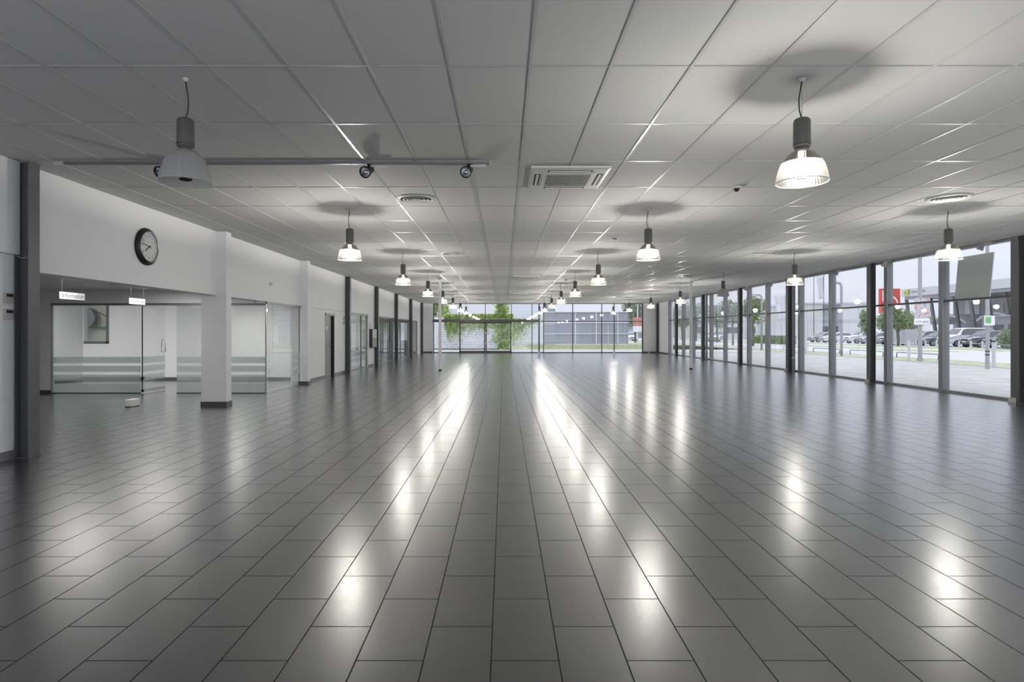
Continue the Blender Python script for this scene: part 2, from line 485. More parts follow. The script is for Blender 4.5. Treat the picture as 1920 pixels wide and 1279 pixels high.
# ------------------------------------------------------------------ steel columns
def h_column(X0, X1, Y, wid, lab, grp, foot=False, along='y'):
    r = thing('steel_column', ((X0+X1)/2, Y, 0), lab, 'steel column', grp)
    t = 0.012; hw = wid/2; m = MB()
    m.box(X0, X0+t, Y-hw, Y+hw, 0, H-0.003); m.box(X1-t, X1, Y-hw, Y+hw, 0, H-0.003); m.box(X0+t, X1-t, Y-0.005, Y+0.005, 0, H-0.003)
    m.build('profile', M['steel'], r)
    MB().box(X0-0.01, X1+0.01, Y-hw-0.01, Y+hw+0.01, 0, 0.012).build('base_plate', M['steel'], r)
    return r
names_l = ['dark steel column on the left wall beside the two ivory thermostats, nearest the camera',
           None, None,
           'dark steel column on left wall between the grey door and the first glass office',
           'dark steel column on left wall with a picture box mounted next to it',
           'dark steel column on left wall between the two far glazed back rooms',
           'dark steel column on left wall before the last glazed panel',
           'dark steel column in the far left corner beside the glass end wall']
for k, lab in enumerate(names_l):
    if lab: h_column(-5.645, -5.48, 6.83+4.69*k, 0.165, lab, 'dark steel columns on the left wall')
ordn = ['first', 'second', 'third', 'fourth', 'fifth', 'sixth', 'seventh']
YC = [11.985, 16.78, 21.62, 26.1, 30.95, 35.75]
for k, y in enumerate(YC):
    h_column(10.44, 10.60, y, 0.17, f'dark steel column along the right window wall, {ordn[k]} from the camera', 'steel columns along the window wall')
h_column(10.45, 10.60, 40.2, 0.17, 'dark steel column in the far right corner between white panels', 'steel columns along the window wall')
for X, lab in ((2.41, 'dark steel column in the far glass wall right of the sliding door'), (7.57, 'slim dark steel column in the right part of the far glass wall')):
    r = thing('steel_column', (X, 40.25, 0), lab, 'steel column', 'steel columns in the far glass wall')
    hw = 0.05 if X < 5 else 0.03
    MB().box(X-hw, X+hw, 40.2, 40.3, 0.1, H-0.003).build('profile', M['steel'], r)
    MB().box(X-hw-0.005, X+hw+0.005, 40.19, 40.31, 0, 0.1).build('foot_sleeve', M['whiteplastic'], r)

# slim white round columns standing in the hall
for X, Y, lab in ((-2.41, 22.1, 'slim white round column standing in the hall left of the sliding door'),
                  (7.31, 22.9, 'slim white round column standing in the hall near the window wall')):
    r = thing('round_column', (X, Y, 0), lab, 'column', 'slim white round columns')
    MB().cyl((X,Y,0.05), (X,Y,H-0.002), 0.056, 24).build('shaft', M['white'], r)
    MB().cyl((X,Y,0), (X,Y,0.05), 0.06, 24).build('base_collar', M['black'], r)

# ------------------------------------------------------------------ right window wall
def window(name, ys, label=None):
    m = MB(); y0, y1 = ys[0], ys[-1]
    X0, X1 = 10.66, 10.80
    m.box(X0, X1, y0, y1, 0, 0.06); m.box(X0, X1, y0, y1, H-0.05, H-0.002)
    m.box(X0, X1, y0, y1, 2.185, 2.232, 1)
    for y in ys[1:]:
        m.box(X0-0.02, X1, y-0.075, y+0.075, 0, H-0.003)
        m.box(X0-0.022, X0-0.019, y-0.075, y-0.069, 0.06, H-0.05, 2)  # bright strip paints the highlight along the near mullion edge
    o = struct(m.build(name, [M['alu'], M['darkalu'], M['silver']]))
    for a, b in zip(ys[:-1], ys[1:]):
        for z0, z1 in ((0.06, 2.185), (2.232, H-0.05)):
            MB().box(XR-0.006, XR+0.006, a, b, z0, z1).build('pane', M['glass'], o)
    return o
YW = [[11.9, 14.27, 16.33], [16.33, 19.12, 21.12], [21.12, 23.78, 25.58], [25.58, 28.35, 30.25], [30.25, 33.1, 34.95], [34.95, 37.85],
      [7.2, 9.5, 11.9], [2.4, 4.8, 7.2], [-1.3, 0, 2.4]]
for k, ys in enumerate(YW): window(f'window_{k+1}', ys)

# downpipes inside the window wall
for Y, lab in ((21.37, 'dark vertical downpipe beside the third steel column of the window wall'), (30.55, 'dark vertical downpipe beside the fifth steel column of the window wall')):
    r = thing('downpipe', (10.57, Y, 0), lab, 'pipe', 'downpipes on the window wall')
    m = MB().cyl((10.57,Y,0), (10.57,Y,H-0.01), 0.058, 20); m.build('pipe', M['alu'], r)
    MB().cyl((10.57,Y,0.48), (10.57,Y,0.55), 0.066, 20).build('joint_collar', M['silver'], r)

# socket boxes at column feet
for k, y in enumerate(YC):
    r = thing('socket_box', (10.40, y+0.02, 0), f'small ivory socket box on the floor at the foot of the {ordn[k]} window column', 'socket box', 'socket boxes at the window columns')
    MB().box(10.37, 10.437, y-0.06, y+0.07, 0, 0.11).build('cover', M['ivory'], r, bevel=0.006)
    MB().box(10.364, 10.371, y-0.035, y+0.045, 0.03, 0.085).build('flap', M['plastic'], r)
r = thing('socket_box', (9.98, 40.43, 0), 'small white socket box on the floor below the far right white panel', 'socket box', 'socket boxes at the window columns')
MB().box(9.93, 10.03, 40.4, 40.48, 0, 0.12).build('cover', M['ivory'], r, bevel=0.006)

# grey board outside the first window
r = thing('grey_board', (10.95, 13.4, 2.23), 'plain grey rectangular board leaning behind the upper right window pane', 'board')
m = MB()
pts = [(10.765, 13.99, 2.233), (10.765, 12.98, 2.233), (10.875, 13.0, 3.235), (10.875, 14.02, 3.235)]
q = [(p[0]+0.02, p[1], p[2]) for p in pts]
m.add(pts+q, [(0,1,2,3),(7,6,5,4),(0,4,5,1),(1,5,6,2),(2,6,7,3),(3,7,4,0)])
m.build('panel', M['greysheet'], r)

# ------------------------------------------------------------------ far glass wall
def fx(px): return (px-945)*YF/F
m = MB()
ya, yb = YF+0.02, YF+0.12
def vmul(m, x, wd, z0=0, z1=H-0.002, mi=0): m.box(x-wd/2, x+wd/2, ya, yb, z0, z1, mi)
XA = [fx(812.8), fx(861.2), fx(910), fx(959), fx(997.7), 2.41]
m = MB()
vmul(m, XA[0], 0.06); vmul(m, XA[4], 0.05)
for x in XA[1:4]: vmul(m, x, 0.045, 2.3)
m.box(XA[0], XA[5], ya, yb, H-0.04, H-0.002)
m.box(XA[0], XA[1], ya, yb, 0, 0.06); m.box(XA[3], XA[5], ya, yb, 0, 0.06)
m.box(XA[0], XA[5], ya, yb, 2.14, 2.31)
o = struct(m.build('window_10', M['darkalu']))
for a, b in zip(XA[:-1], XA[1:]): MB().box(a, b, YF+0.06, YF+0.072, 2.31, H-0.04).build('pane', M['glass'], o)
for a, b in ((XA[0], XA[1]), (XA[3], XA[4]), (XA[4], XA[5])): MB().box(a, b, YF+0.06, YF+0.072, 0.06, 2.14).build('pane', M['glass'], o)
MB().box(XA[0]-0.05, 2.30, YF-0.13, YF+0.02, 2.13, 2.32).build('door_operator_beam', M['steel'], o)
XB = [2.41, fx(1019.4), fx(1074), fx(1128.6), 7.57, fx(1205)]
m = MB()
for x in (XB[1], XB[2], XB[3]): vmul(m, x, 0.055)
vmul(m, XB[5], 0.07)
m.box(XB[0], XB[5], ya, yb, H-0.04, H-0.002); m.box(XB[0], XB[5], ya, yb, 0, 0.06); m.box(XB[0], XB[5], ya, yb, 2.165, 2.215)
o = struct(m.build('window_11', M['darkalu']))
for a, b in zip(XB[:-1], XB[1:]):
    MB().box(a, b, YF+0.06, YF+0.072, 0.06, 2.165).build('pane', M['glass'], o)
    MB().box(a, b, YF+0.06, YF+0.072, 2.215, H-0.04).build('pane', M['glass'], o)
# sliding door
o = struct(MB().box(XA[1], XA[3], YF+0.02, YF+0.12, 0, 0.02).build('door_1', M['steel']))
for a, b, s in ((XA[1], XA[2]-0.01, 1), (XA[2]+0.01, XA[3], -1)):
    lf = MB(); sw = 0.085
    lf.box(a, a+sw, YF-0.02, YF+0.04, 0.02, 2.13); lf.box(b-sw, b, YF-0.02, YF+0.04, 0.02, 2.13)
    lf.box(a, b, YF-0.02, YF+0.04, 0.02, 0.16); lf.box(a, b, YF-0.02, YF+0.04, 2.05, 2.13)
    lo = lf.build('door_leaf', M['steel'], o)
    MB().box(a+sw, b-sw, YF, YF+0.012, 0.16, 2.05).build('pane', M['glass'], lo)
    if s < 0:
        MB().cyl((a+0.04, YF-0.02, 1.38), (a+0.04, YF-0.05, 1.38), 0.03, 12).cyl((a+0.04, YF-0.02, 0.68), (a+0.04, YF-0.05, 0.68), 0.03, 12).build('lock', M['chrome'], lo)

# ------------------------------------------------------------------ glass office at the reception
BANDS = [(0.716, 0.863), (0.510, 0.652), (0.294, 0.438), (0.02, 0.227)]
def glass_x(root, x0, x1, y, seams=(), z1=2.085):
    """panes in a plane of constant y"""
    xs = [x0, *seams, x1]
    for a, b in zip(xs[:-1], xs[1:]):
        p = MB().box(a+0.003, b-0.003, y-0.006, y+0.006, 0.015, z1).build('pane', M['oglass'], root)
        for q0, q1 in BANDS:
            MB().box(a+0.003, b-0.003, y+0.007, y+0.0085, q0, q1).build('frosted_band', M['frost'], p)
    MB().box(x0, x1, y-0.012, y+0.012, 0, 0.018).build('floor_channel', M['darkalu'], root)
    MB().box(x0, x1, y-0.02, y+0.02, z1, 2.14).build('head_rail', M['alu'], root)
yg = 13.90
r = thing('glass_partition', (-9.6, yg, 0), 'frameless glass partition with frosted bands left of the open glass door', 'glass partition', 'glass office fronts at the reception')
glass_x(r, -10.72, -8.62, yg, (-9.64,))
MB().box(-10.75, -10.72, yg-0.03, yg+0.03, 0, 2.14).build('wall_profile', M['alu'], r)
r = thing('glass_partition', (-6.7, yg, 0), 'frameless glass partition with frosted bands behind the first white pillar', 'glass partition', 'glass office fronts at the reception')
glass_x(r, -7.77, -5.655, yg, (-6.75,))
r = thing('glass_partition', (-5.64, 15.0, 0), 'frameless glass side of the office corner running to the second white pillar', 'glass partition', 'glass office fronts at the reception')
for a, b in ((13.91, 15.42), (15.43, 16.19)):
    p = MB().box(-5.646, -5.634, a, b, 0.015, 2.12).build('pane', M['oglass'], r)
    if a > 15:
        for q0, q1 in BANDS[:3]: MB().box(-5.655, -5.6535, a+0.25, b, q0, q1).build('frosted_band', M['frost'], p)
MB().box(-5.665, -5.615, 13.9, 16.19, 0, 0.022).build('floor_channel', M['silver'], r)
MB().box(-5.665, -5.615, 13.9, 16.19, 2.12, 2.18).build('head_rail', M['alu'], r)
MB().box(-5.665, -5.635, 13.885, 13.915, 0.0, 2.14).build('corner_strip', M['silver'], r)
# header between the two fronts, over the door gap
struct(MB().box(-8.62, -7.77, yg-0.02, yg+0.02, 2.085, 2.14).build('trim_1', M['alu']))
# open glass door leaf
ang = math.radians(86); d = Vector((math.cos(ang), math.sin(ang), 0)); nrm = Vector((-d.y, d.x, 0)); hz = Vector((-8.60, yg+0.03, 0))
r = thing('glass_door', hz, 'open frameless glass door with pull handle hinged under the parts sign', 'glass door')
def leafbox(m, a, b, z0, z1, off=0.0, th=0.006):
    c = hz + d*(a+b)/2 + nrm*off + Vector((0,0,(z0+z1)/2))
    return m.obox(c, d, nrm, (0,0,1), (b-a)/2, th, (z1-z0)/2)
p = leafbox(MB(), 0.0, 0.83, 0.015, 2.08).build('pane', M['oglass'], r)
for q0, q1 in BANDS[:3]: leafbox(MB(), 0.0, 0.83, q0, q1, 0.0075, 0.0008).build('frosted_band', M['frost'], p)
leafbox(MB(), 0.0, 0.83, 0.02, 0.10, 0, 0.012).build('bottom_rail', M['silver'], r)
for z in (0.02, 0.32): leafbox(MB(), -0.02, 0.03, z, z+0.07, 0, 0.02).build('hinge', M['black'], r)
leafbox(MB(), 0.0, 0.83, 2.06, 2.083, 0, 0.010).build('top_rail', M['alu'], r)
h = MB()
for s in (-1, 1):
    a0 = hz + d*0.77 + nrm*0.05*s
    h.tube([hz+d*0.77+Vector((0,0,0.96)), a0+Vector((0,0,0.96)), a0+Vector((0,0,1.26)), hz+d*0.77+Vector((0,0,1.26))], 0.011, 10)
h.build('pull_handle', M['chrome'], r)
leafbox(MB(), -0.012, 0.0, 0.02, 2.08, 0, 0.012).build('hinge_seal', M['black'], r)

# workshop window in the office back wall
m = MB(); x0, x1, z0, z1 = -12.70, -11.94, 1.10, 2.40
m.box(x0, x1, 17.69, 17.80, z0, z0+0.075); m.box(x1-0.085, x1, 17.69, 17.80, z0, z1); m.box(x0, x1, 17.69, 17.80, z1-0.05, z1); 
o = struct(m.build('window_12', M['steel']))
MB().box(x0, x1-0.085, 17.74, 17.75, z0+0.075, z1-0.05).build('pane', M['glass'], o)

# ------------------------------------------------------------------ workshop seen through that window
M['beige'] = mat('beige_workshop_wall', (0.42, 0.41, 0.35), 0.7, noise=0.05)
w = MB()
w.box(-17, -9.7, 20.9, 21.0, 0, 3.2); w.box(-17.1, -17, 17.9, 21, 0, 3.2)
struct(w.build('wall_workshop', M['beige']))
struct(MB().box(-17, -9.7, 17.9, 21, -0.1, 0).build('floor_workshop', M['base']))
r = thing('hose_reel', (-14.65, 20.6, 1.95), 'round dark hose reel on the workshop wall seen through the office window', 'hose reel')
MB().cyl((-14.65, 20.72, 1.95), (-14.65, 20.45, 1.95), 0.30, 28).build('drum', M['black'], r)
MB().cyl((-14.65, 20.45, 1.95), (-14.65, 20.42, 1.95), 0.36, 28).cyl((-14.65, 20.75, 1.95), (-14.65, 20.72, 1.95), 0.36, 28).build('flange', M['steel'], r)
MB().tube([(-14.6, 20.5, 2.28), (-14.1, 20.5, 2.10), (-13.75, 20.5, 1.90)], 0.02, 8).build('hose', M['black'], r)
r = thing('tool_rail', (-14.2, 20.85, 1.6), 'dark rail of hooks below the hose reel on the workshop wall', 'tool rail')
m = MB().box(-14.8, -13.5, 20.84, 20.9, 1.58, 1.63)
m.build('rail', M['steel'], r)
for i in range(9):
    x = -14.75 + i*0.15
    MB().tube([(x, 20.84, 1.63), (x, 20.78, 1.62), (x, 20.76, 1.68)], 0.012, 6).build('hook', M['steel'], r)

# ------------------------------------------------------------------ door and glazed fronts on the left wall
o = struct(MB().box(XL-0.10, XL+0.012, 18.49, 18.56, 0, 2.05).box(XL-0.10, XL+0.012, 19.41, 19.48, 0, 2.05, 1).box(XL-0.10, XL+0.012, 18.49, 19.48, 1.985, 2.06).build('door_2', [M['doorgrey'], M['reveal']]))
lf = MB().box(XL-0.10, XL-0.055, 18.56, 19.30, 0.005, 1.985).box(XL-0.14, XL-0.105, 18.56, 19.41, 0.005, 1.985, 1).build('door_leaf', [M['doorgrey'], M['reveal']], o)
MB().cyl((XL-0.055, 19.22, 1.03), (XL-0.002, 19.22, 1.03), 0.012, 10).tube([(XL-0.005, 19.22, 1.03), (XL-0.004, 19.08, 1.03)], 0.011, 8).box(XL-0.056, XL-0.048, 19.2, 19.24, 0.95, 1.16).build('door_handle', M['chrome'], lf)
MB().box(XL-0.055, XL-0.052, 18.75, 18.9, 1.52, 1.64).build('pictogram', M['whiteplastic'], lf)
# vertical metal guide channel next to the second pillar
r = thing('guide_channel', (XL+0.03, 16.85, 0), 'vertical grey metal channel on wall between second white pillar and grey door', 'metal channel')
MB().box(XL+0.002, XL+0.06, 16.62, 16.66, 0.09, 2.17).box(XL+0.002, XL+0.06, 16.80, 16.84, 0.09, 2.17).box(XL+0.002, XL+0.012, 16.62, 16.84, 0.09, 2.17).build('channel', M['alu'], r)
MB().box(XL+0.002, XL+0.075, 16.60, 16.86, 2.12, 2.22).build('end_cap', M['silver'], r)
MB().box(XL+0.002, XL+0.065, 16.60, 16.86, 0, 0.09).build('foot', M['base'], r)

def left_front(name, ys, bands=True):
    m = MB(); X0, X1 = XL-0.10, XL-0.04
    m.box(X0, X1, ys[0], ys[-1], 0, 0.03); m.box(X0, X1, ys[0], ys[-1], 2.12, 2.175)
    for y in ys: m.box(X0, X1, y-0.02, y+0.02, 0, 2.175)
    o = struct(m.build(name, M['alu']))
    for a, b in zip(ys[:-1], ys[1:]):
        p = MB().box(XL-0.076, XL-0.064, a+0.02, b-0.02, 0.03, 2.12).build('pane', M['oglass'], o)
        if bands:
            for q0, q1 in BANDS[:3]: MB().box(XL-0.081, XL-0.079, a+0.02, b-0.02, q0, q1).build('frosted_band', M['frost'], p)
left_front('window_13', [21.52, 23.4, 24.33])
left_front('window_14', [25.52, 27.2, 28.8, 30.0])
left_front('window_15', [30.1, 32.3, 34.8])
left_front('window_16', [34.9, 36.6, 38.28], False)
for k, (a, b) in enumerate(((-8.2, -7.92), (-7.28, -6.52))):
    m = MB().box(a, a+0.06, YF, YF+0.1, 0.8, 2.15).box(b-0.06, b, YF, YF+0.1, 0.8, 2.15).box(a, b, YF, YF+0.1, 0.8, 0.86).box(a, b, YF, YF+0.1, 2.09, 2.15)
    o = struct(m.build(f'window_{17+k}', M['steel']))
    MB().box(a+0.06, b-0.06, YF+0.04, YF+0.05, 0.86, 2.09).build('pane', M['glass'], o)
# white display stand with red header behind the glass
r = thing('display_stand', (-6.3, 28.9, 0), 'white display stand with red header behind the far left glass', 'display stand')
MB().box(-6.55, -6.15, 28.9, 28.98, 0.09, 1.94).build('panel', M['whiteplastic'], r)
MB().box(-6.52, -6.18, 28.885, 28.9, 1.66, 1.80).build('red_header', M['red'], r)
for z in (1.22, 0.95, 0.68, 0.41): MB().box(-6.52, -6.18, 28.84, 28.9, z, z+0.02).build('shelf', M['silver'], r)
MB().box(-6.6, -6.1, 28.75, 29.1, 0, 0.09).build('base', M['alu'], r)
# picture box next to a column
r = thing('picture_box', (XL+0.07, 25.0, 0.8), 'dark-sided wall box with a grey picture on its front beside a steel column', 'picture box')
MB().box(XL, XL+0.13, 24.55, 25.42, 0.80, 1.58).build('case', M['reveal'], r)
MB().box(XL+0.13, XL+0.135, 24.57, 25.40, 1.2, 1.56).build('upper_picture', M['plastic'], r)
MB().box(XL+0.13, XL+0.135, 24.57, 25.40, 0.82, 1.19).build('lower_picture', mat('grey_picture', (0.35, 0.34, 0.35), 0.5, noise=0.3, nscale=9), r)
MB().tube([(XL+0.01, 24.75, 1.58), (XL+0.01, 24.66, 1.75), (XL+0.01, 24.56, 1.87)], 0.006, 6).build('cable', M['cord'], r)

# thermostats
def thermostat(Y, z, label, X=XL, keys=False):
    r = thing('thermostat', (X, Y, z), label, 'thermostat', 'thermostats on the left wall')
    MB().box(X, X+0.022, Y-0.06, Y+0.06, z, z+0.12).build('case', M['ivory'], r, bevel=0.004)
    MB().box(X+0.022, X+0.024, Y-0.045, Y+0.045, z+0.072, z+0.105).build('screen', M['dark'], r)
    if keys:
        for i in range(4):
            for j in range(2): MB().box(X+0.022, X+0.026, Y-0.04+0.022*i, Y-0.026+0.022*i, z+0.018+0.022*j, z+0.032+0.022*j).build('key', M['plastic'], r)
    else:
        MB().box(X+0.022, X+0.025, Y-0.045, Y+0.045, z+0.012, z+0.062).build('cover_flap', M['ivory'], r)
thermostat(6.67, 1.785, 'ivory thermostat with plain flap, upper of the pair by the nearest steel column')
thermostat(6.67, 1.60, 'ivory thermostat with keypad, lower of the pair by the nearest steel column', keys=True)
thermostat(20.62, 1.87, 'small thermostat, upper of the pair right of the grey door')
thermostat(20.62, 1.70, 'small thermostat, lower of the pair right of the grey door')
# cables by the near column
tag(MB().tube([(XL+0.035, 6.745, 2.335), (XL+0.06, 6.76, 2.318), (XL+0.09, 6.76, 2.308), (XL+0.12, 6.76, 2.315), (XL+0.15, 6.76, 2.322)], 0.004, 6).build('cable', M['ivory']), 'thin pale cable drooping across the nearest steel column', 'cable')
tag(MB().tube([(XL+0.012, 6.775, 1.59), (XL+0.008, 6.78, 1.2), (XL+0.008, 6.78, 0.6), (XL+0.01, 6.778, 0.1)], 0.005, 6).build('cable', M['ivory']), 'thin pale cable running from the lower thermostat down to the skirting', 'cable')
# motion sensor on the upper wall
r = thing('motion_sensor', (XL, 14.16, 2.62), 'small white motion sensor on the wall above the glass office corner', 'sensor')
MB().box(XL, XL+0.03, 14.1, 14.2, 2.58, 2.66).build('case', M['whiteplastic'], r, bevel=0.008)
MB().ball((XL+0.035, 14.15, 2.62), 0.025, 0.03, 0.03).build('lens', M['plastic'], r)

# floor box on the reception floor
r = thing('floor_box', (-7.265, 11.45, 0), 'small white box standing alone on the reception floor', 'box')
MB().box(-7.33, -7.20, 11.31, 11.585, 0.008, 0.145).build('case', M['whiteplastic'], r, bevel=0.008)
MB().box(-7.325, -7.205, 11.315, 11.58, 0.0, 0.008).build('foot', M['dark'], r)
MB().box(-7.325, -7.21, 11.305, 11.312, 0.02, 0.03).build('slot', M['ivory'], r)

# hanging signs
def sign(body, Y0, Y1, X, z0, z1, label, size):
    r = thing('hanging_sign', (X, (Y0+Y1)/2, z0), label, 'sign', 'hanging signs at the reception')
    b = MB().box(X-0.004, X+0.004, Y0, Y1, z0, z1).build('board', M['paper'], r)
    text('lettering', body, size, frame_mtx((X+0.0045, (Y0+Y1)/2+0.02, (z0+z1)/2), (0,1,0), (0,0,1)), M['ink'], b, sx=0.95)
    for y in (Y0+0.06, Y1-0.06): MB().cyl((X, y, z1), (X, y, 2.44), 0.0015, 6).build('suspension_thread', M['wire'], r)
sign('Information', 10.5, 11.13, -7.97, 2.055, 2.182, 'white hanging sign reading Information above the glass front', 0.125)
sign('Reservedele', 12.42, 12.97, -7.95, 2.055, 2.182, 'white hanging sign reading Reservedele above the glass door', 0.105)

# wall clock
cy, cz, R = 9.24, 2.80, 0.29
r = thing('wall_clock', (XL, cy, cz), 'large round wall clock with black rim on the upper left wall', 'clock')
MB().lathe([(0.0, 0.0), (R, 0.0), (R+0.005, 0.01), (R, 0.03), (R-0.03, 0.045), (R-0.045, 0.06), (R-0.06, 0.062), (R-0.062, 0.05)], (XL, cy, cz), (1,0,0), 64).build('rim', M['black'], r)
MB().lathe([(R-0.062, 0.05), (R-0.05, 0.066), (R-0.062, 0.072), (R-0.07, 0.06)], (XL, cy, cz), (1,0,0), 64).build('inner_ring', M['silver'], r)
fc = MB(); fc.disc((XL+0.05, cy, cz), R-0.06, (1,0,0), 64); fc = fc.build('face', M['clockface'], r)
for hnum in range(1, 13):
    a = PI/2 - 2*PI*hnum/12
    text('numeral', str(hnum), 0.062, frame_mtx((XL+0.051, cy+0.175*math.cos(a), cz+0.175*math.sin(a)), (0,1,0), (0,0,1)), M['ink'], fc, sx=0.9)
def hand(name, angle, ln, tail, wd):
    a = PI/2 - angle; u = Vector((0, math.cos(a), math.sin(a))); n = Vector((0, -u.z, u.y))
    c = Vector((XL+0.056, cy, cz)) + u*(ln-tail)/2
    MB().obox(c, u, n, (1,0,0), (ln+tail)/2, wd/2, 0.0015).build(name, M['black'], r)
hand('minute_hand', 2*PI*47/60, 0.185, 0.05, 0.010)
hand('hour_hand', 2*PI*(7+47/60)/12, 0.13, 0.04, 0.013)
MB().cyl((XL+0.05, cy, cz), (XL+0.062, cy, cz), 0.012, 16).build('hub', M['black'], r)

# ------------------------------------------------------------------ pendant lamps
RIMZ = 2.622
def make_pendant(lit, X, Y, label, detail):
    r = thing('pendant_lamp', (X, Y, H), label, 'pendant lamp', 'dome pendant lamps')
    seg = 96 if detail else 48
    MB().cyl((X,Y,H-0.025), (X,Y,H), 0.012, 12, 0.025).build('ceiling_cup', M['plastic'], r)
    MB().cyl((X,Y,3.10), (X,Y,H-0.02), 0.0016, 6).build('suspension_wire', M['wire'], r)
    s = 1 if lit else -1
    MB().tube([(X-s*0.0*0, Y, H-0.02), (X-s*0.012, Y, H-0.09), (X-s*0.024, Y, H-0.17), (X-s*0.020, Y, H-0.25), (X, Y, 3.11)], 0.0055, 8).build('power_cord', M['cord'], r)
    MB().lathe([(0, 3.118), (0.045, 3.118), (0.058, 3.108), (0.062, 3.09), (0.064, 2.905), (0.060, 2.895), (0, 2.895)], (X,Y,0), n=32).build('housing', M['housing'], r)
    v = MB()
    for i in range(20):
        a = 2*PI*i/20
        v.obox((X+0.0635*math.cos(a), Y+0.0635*math.sin(a), 2.914), (math.cos(a), math.sin(a), 0), (-math.sin(a), math.cos(a), 0), (0,0,1), 0.0015, 0.005, 0.004)
    v.build('vent_slots', M['dark'], r)
    MB().lathe([(0.05, 2.897), (0.048, 2.885), (0.055, 2.878), (0.056, 2.868), (0.05, 2.866)], (X,Y,0), n=32).build('neck', M['housing'], r)
    prof = [(0.054, 2.872), (0.080, 2.862), (0.110, 2.838), (0.138, 2.800), (0.160, 2.750), (0.176, 2.695), (0.186, 2.645), (0.189, RIMZ)]
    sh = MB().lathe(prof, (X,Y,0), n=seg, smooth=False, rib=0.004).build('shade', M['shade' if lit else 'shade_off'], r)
    ring = [(0.1885+0.0035*math.cos(t), RIMZ+0.0035*math.sin(t)) for t in [2*PI*i/8 for i in range(9)]]
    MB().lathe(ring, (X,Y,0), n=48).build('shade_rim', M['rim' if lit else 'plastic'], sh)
    if lit:
        MB().lathe([(0.051, 2.868), (0.077, 2.858), (0.106, 2.834), (0.133, 2.797), (0.146, 2.773), (0.144, 2.773), (0.131, 2.796), (0.104, 2.832), (0.076, 2.855), (0.04, 2.865)], (X,Y,0), n=48).build('uplight_shield', M['reflector'], r)  # added inner dome, shields steep uplight and greys the upper shade
    MB().cyl((X,Y,2.72), (X,Y,2.865), 0.030, 20, 0.03).ball((X,Y,2.722), 0.030, 0.030, 0.012).build('bulb', M['bulb' if lit else 'bulb_off'], r)
    g = MB()
    tor = [(0.042+0.004*math.cos(t), RIMZ+0.022+0.005*math.sin(t)) for t in [2*PI*i/8 for i in range(9)]]
    g.lathe(tor, (X,Y,0), n=24)
    for i in range(3):
        a = 2*PI*i/3+0.5; px, py = X+0.042*math.cos(a), Y+0.042*math.sin(a)
        g.cyl((px,py,RIMZ+0.02), (px,py,2.85), 0.003, 6)
    if not lit: g.disc((X,Y,RIMZ+0.022), 0.042, n=24)
    g.build('lamp_guard', M['dark' if not lit else 'silver'], r)
    if lit:
        for kind, watts, rx in (('POINT', LAMP_W, 0), ('SPOT', UP_FILL, PI), ('SPOT', DOWN_FILL, 0)):  # up and down spots added to fill ceiling and floor
            ld = bpy.data.lights.new('lamp_light', kind); ld.energy = watts; ld.color = LAMP_COL; ld.shadow_soft_size = 0.10
            if kind == 'SPOT':
                ld.spot_size = math.radians(172 if rx else 116); ld.spot_blend = 0.15 if rx else 0.6
            lo = bpy.data.objects.new('lamp_light', ld); COL.objects.link(lo); lo.parent = r; lo.location = (0, 0, 2.685-H)
            lo.rotation_euler = (rx, 0, 0)
    return r
YP = [-0.3, 4.56, 9.42, 14.4, 19.1, 23.75, 28.5, 33.4, 38.3]  # leading entry is an unseen pendant added to light the near ceiling
rows = [(-2.48, 'left'), (2.32, 'middle'), (7.15, 'right')]
protos = {}
ord8 = ['added unseen above the camera, last', 'first', 'second', 'third', 'fourth', 'fifth', 'sixth', 'seventh', 'eighth']
for X, nm in rows:
    for k, Y in enumerate(YP):
        if k == 0 and nm != 'left': continue
        lit = not ((nm == 'left' and k == 1) or (nm == 'right' and k == 4))
        if lit: lab = f'glowing dome pendant lamp, {ord8[k]} from the camera in the {nm} row'
        elif nm == 'left': lab = 'unlit dome pendant lamp nearest the camera in the left row'
        else: lab = 'unlit dome pendant lamp hanging before the window wall'
        key = (lit, 0 < k < 3)
        if key not in protos:
            protos[key] = make_pendant(lit, X, Y, lab, 0 < k < 3)
        else:
            dup(protos[key], (X, Y, H), lab)

# ------------------------------------------------------------------ panel lights; office, back room and workshop ones added as fill
def panel_light(X, Y, Z, watts, label):
    r = thing('ceiling_light', (X, Y, Z), label, 'ceiling light', 'panel lights in the side rooms')
    MB().box(X-0.6, X+0.6, Y-0.6, Y+0.6, Z-0.03, Z).build('frame', M['plastic'], r)
    ld = bpy.data.lights.new('panel_light', 'AREA'); ld.energy = watts; ld.size = 1.15; ld.color = (1.0, 0.98, 0.95)
    lo = bpy.data.objects.new('panel_light', ld); COL.objects.link(lo); lo.parent = r; lo.location = (0, 0, -0.034)
for X, Y, lab in ((-7.4, 10.25, 'square panel light in the reception ceiling, nearer of the two'), (-7.4, 12.5, 'square panel light in the reception ceiling, farther of the two'),
                  (-12.2, 14.8, 'added unseen panel light in the left part of the glass office'), (-7.6, 15.8, 'added unseen panel light in the right part of the glass office'),
                  (-7.6, 23.4, 'added unseen panel light in the first back room'), (-7.6, 28.6, 'added unseen panel light in the second back room'), (-7.6, 34.5, 'added unseen panel light in the last back room')):
    panel_light(X, Y, 2.44, 24 if 'reception' in lab else OFFICE_FILL_W, lab)
panel_light(-13.2, 19.2, 3.15, 60, 'added unseen panel light in the workshop behind the office')
struct(MB().box(-17, -9.7, 17.85, 21, 3.15, 3.25).build('ceiling_workshop', M['beige']))

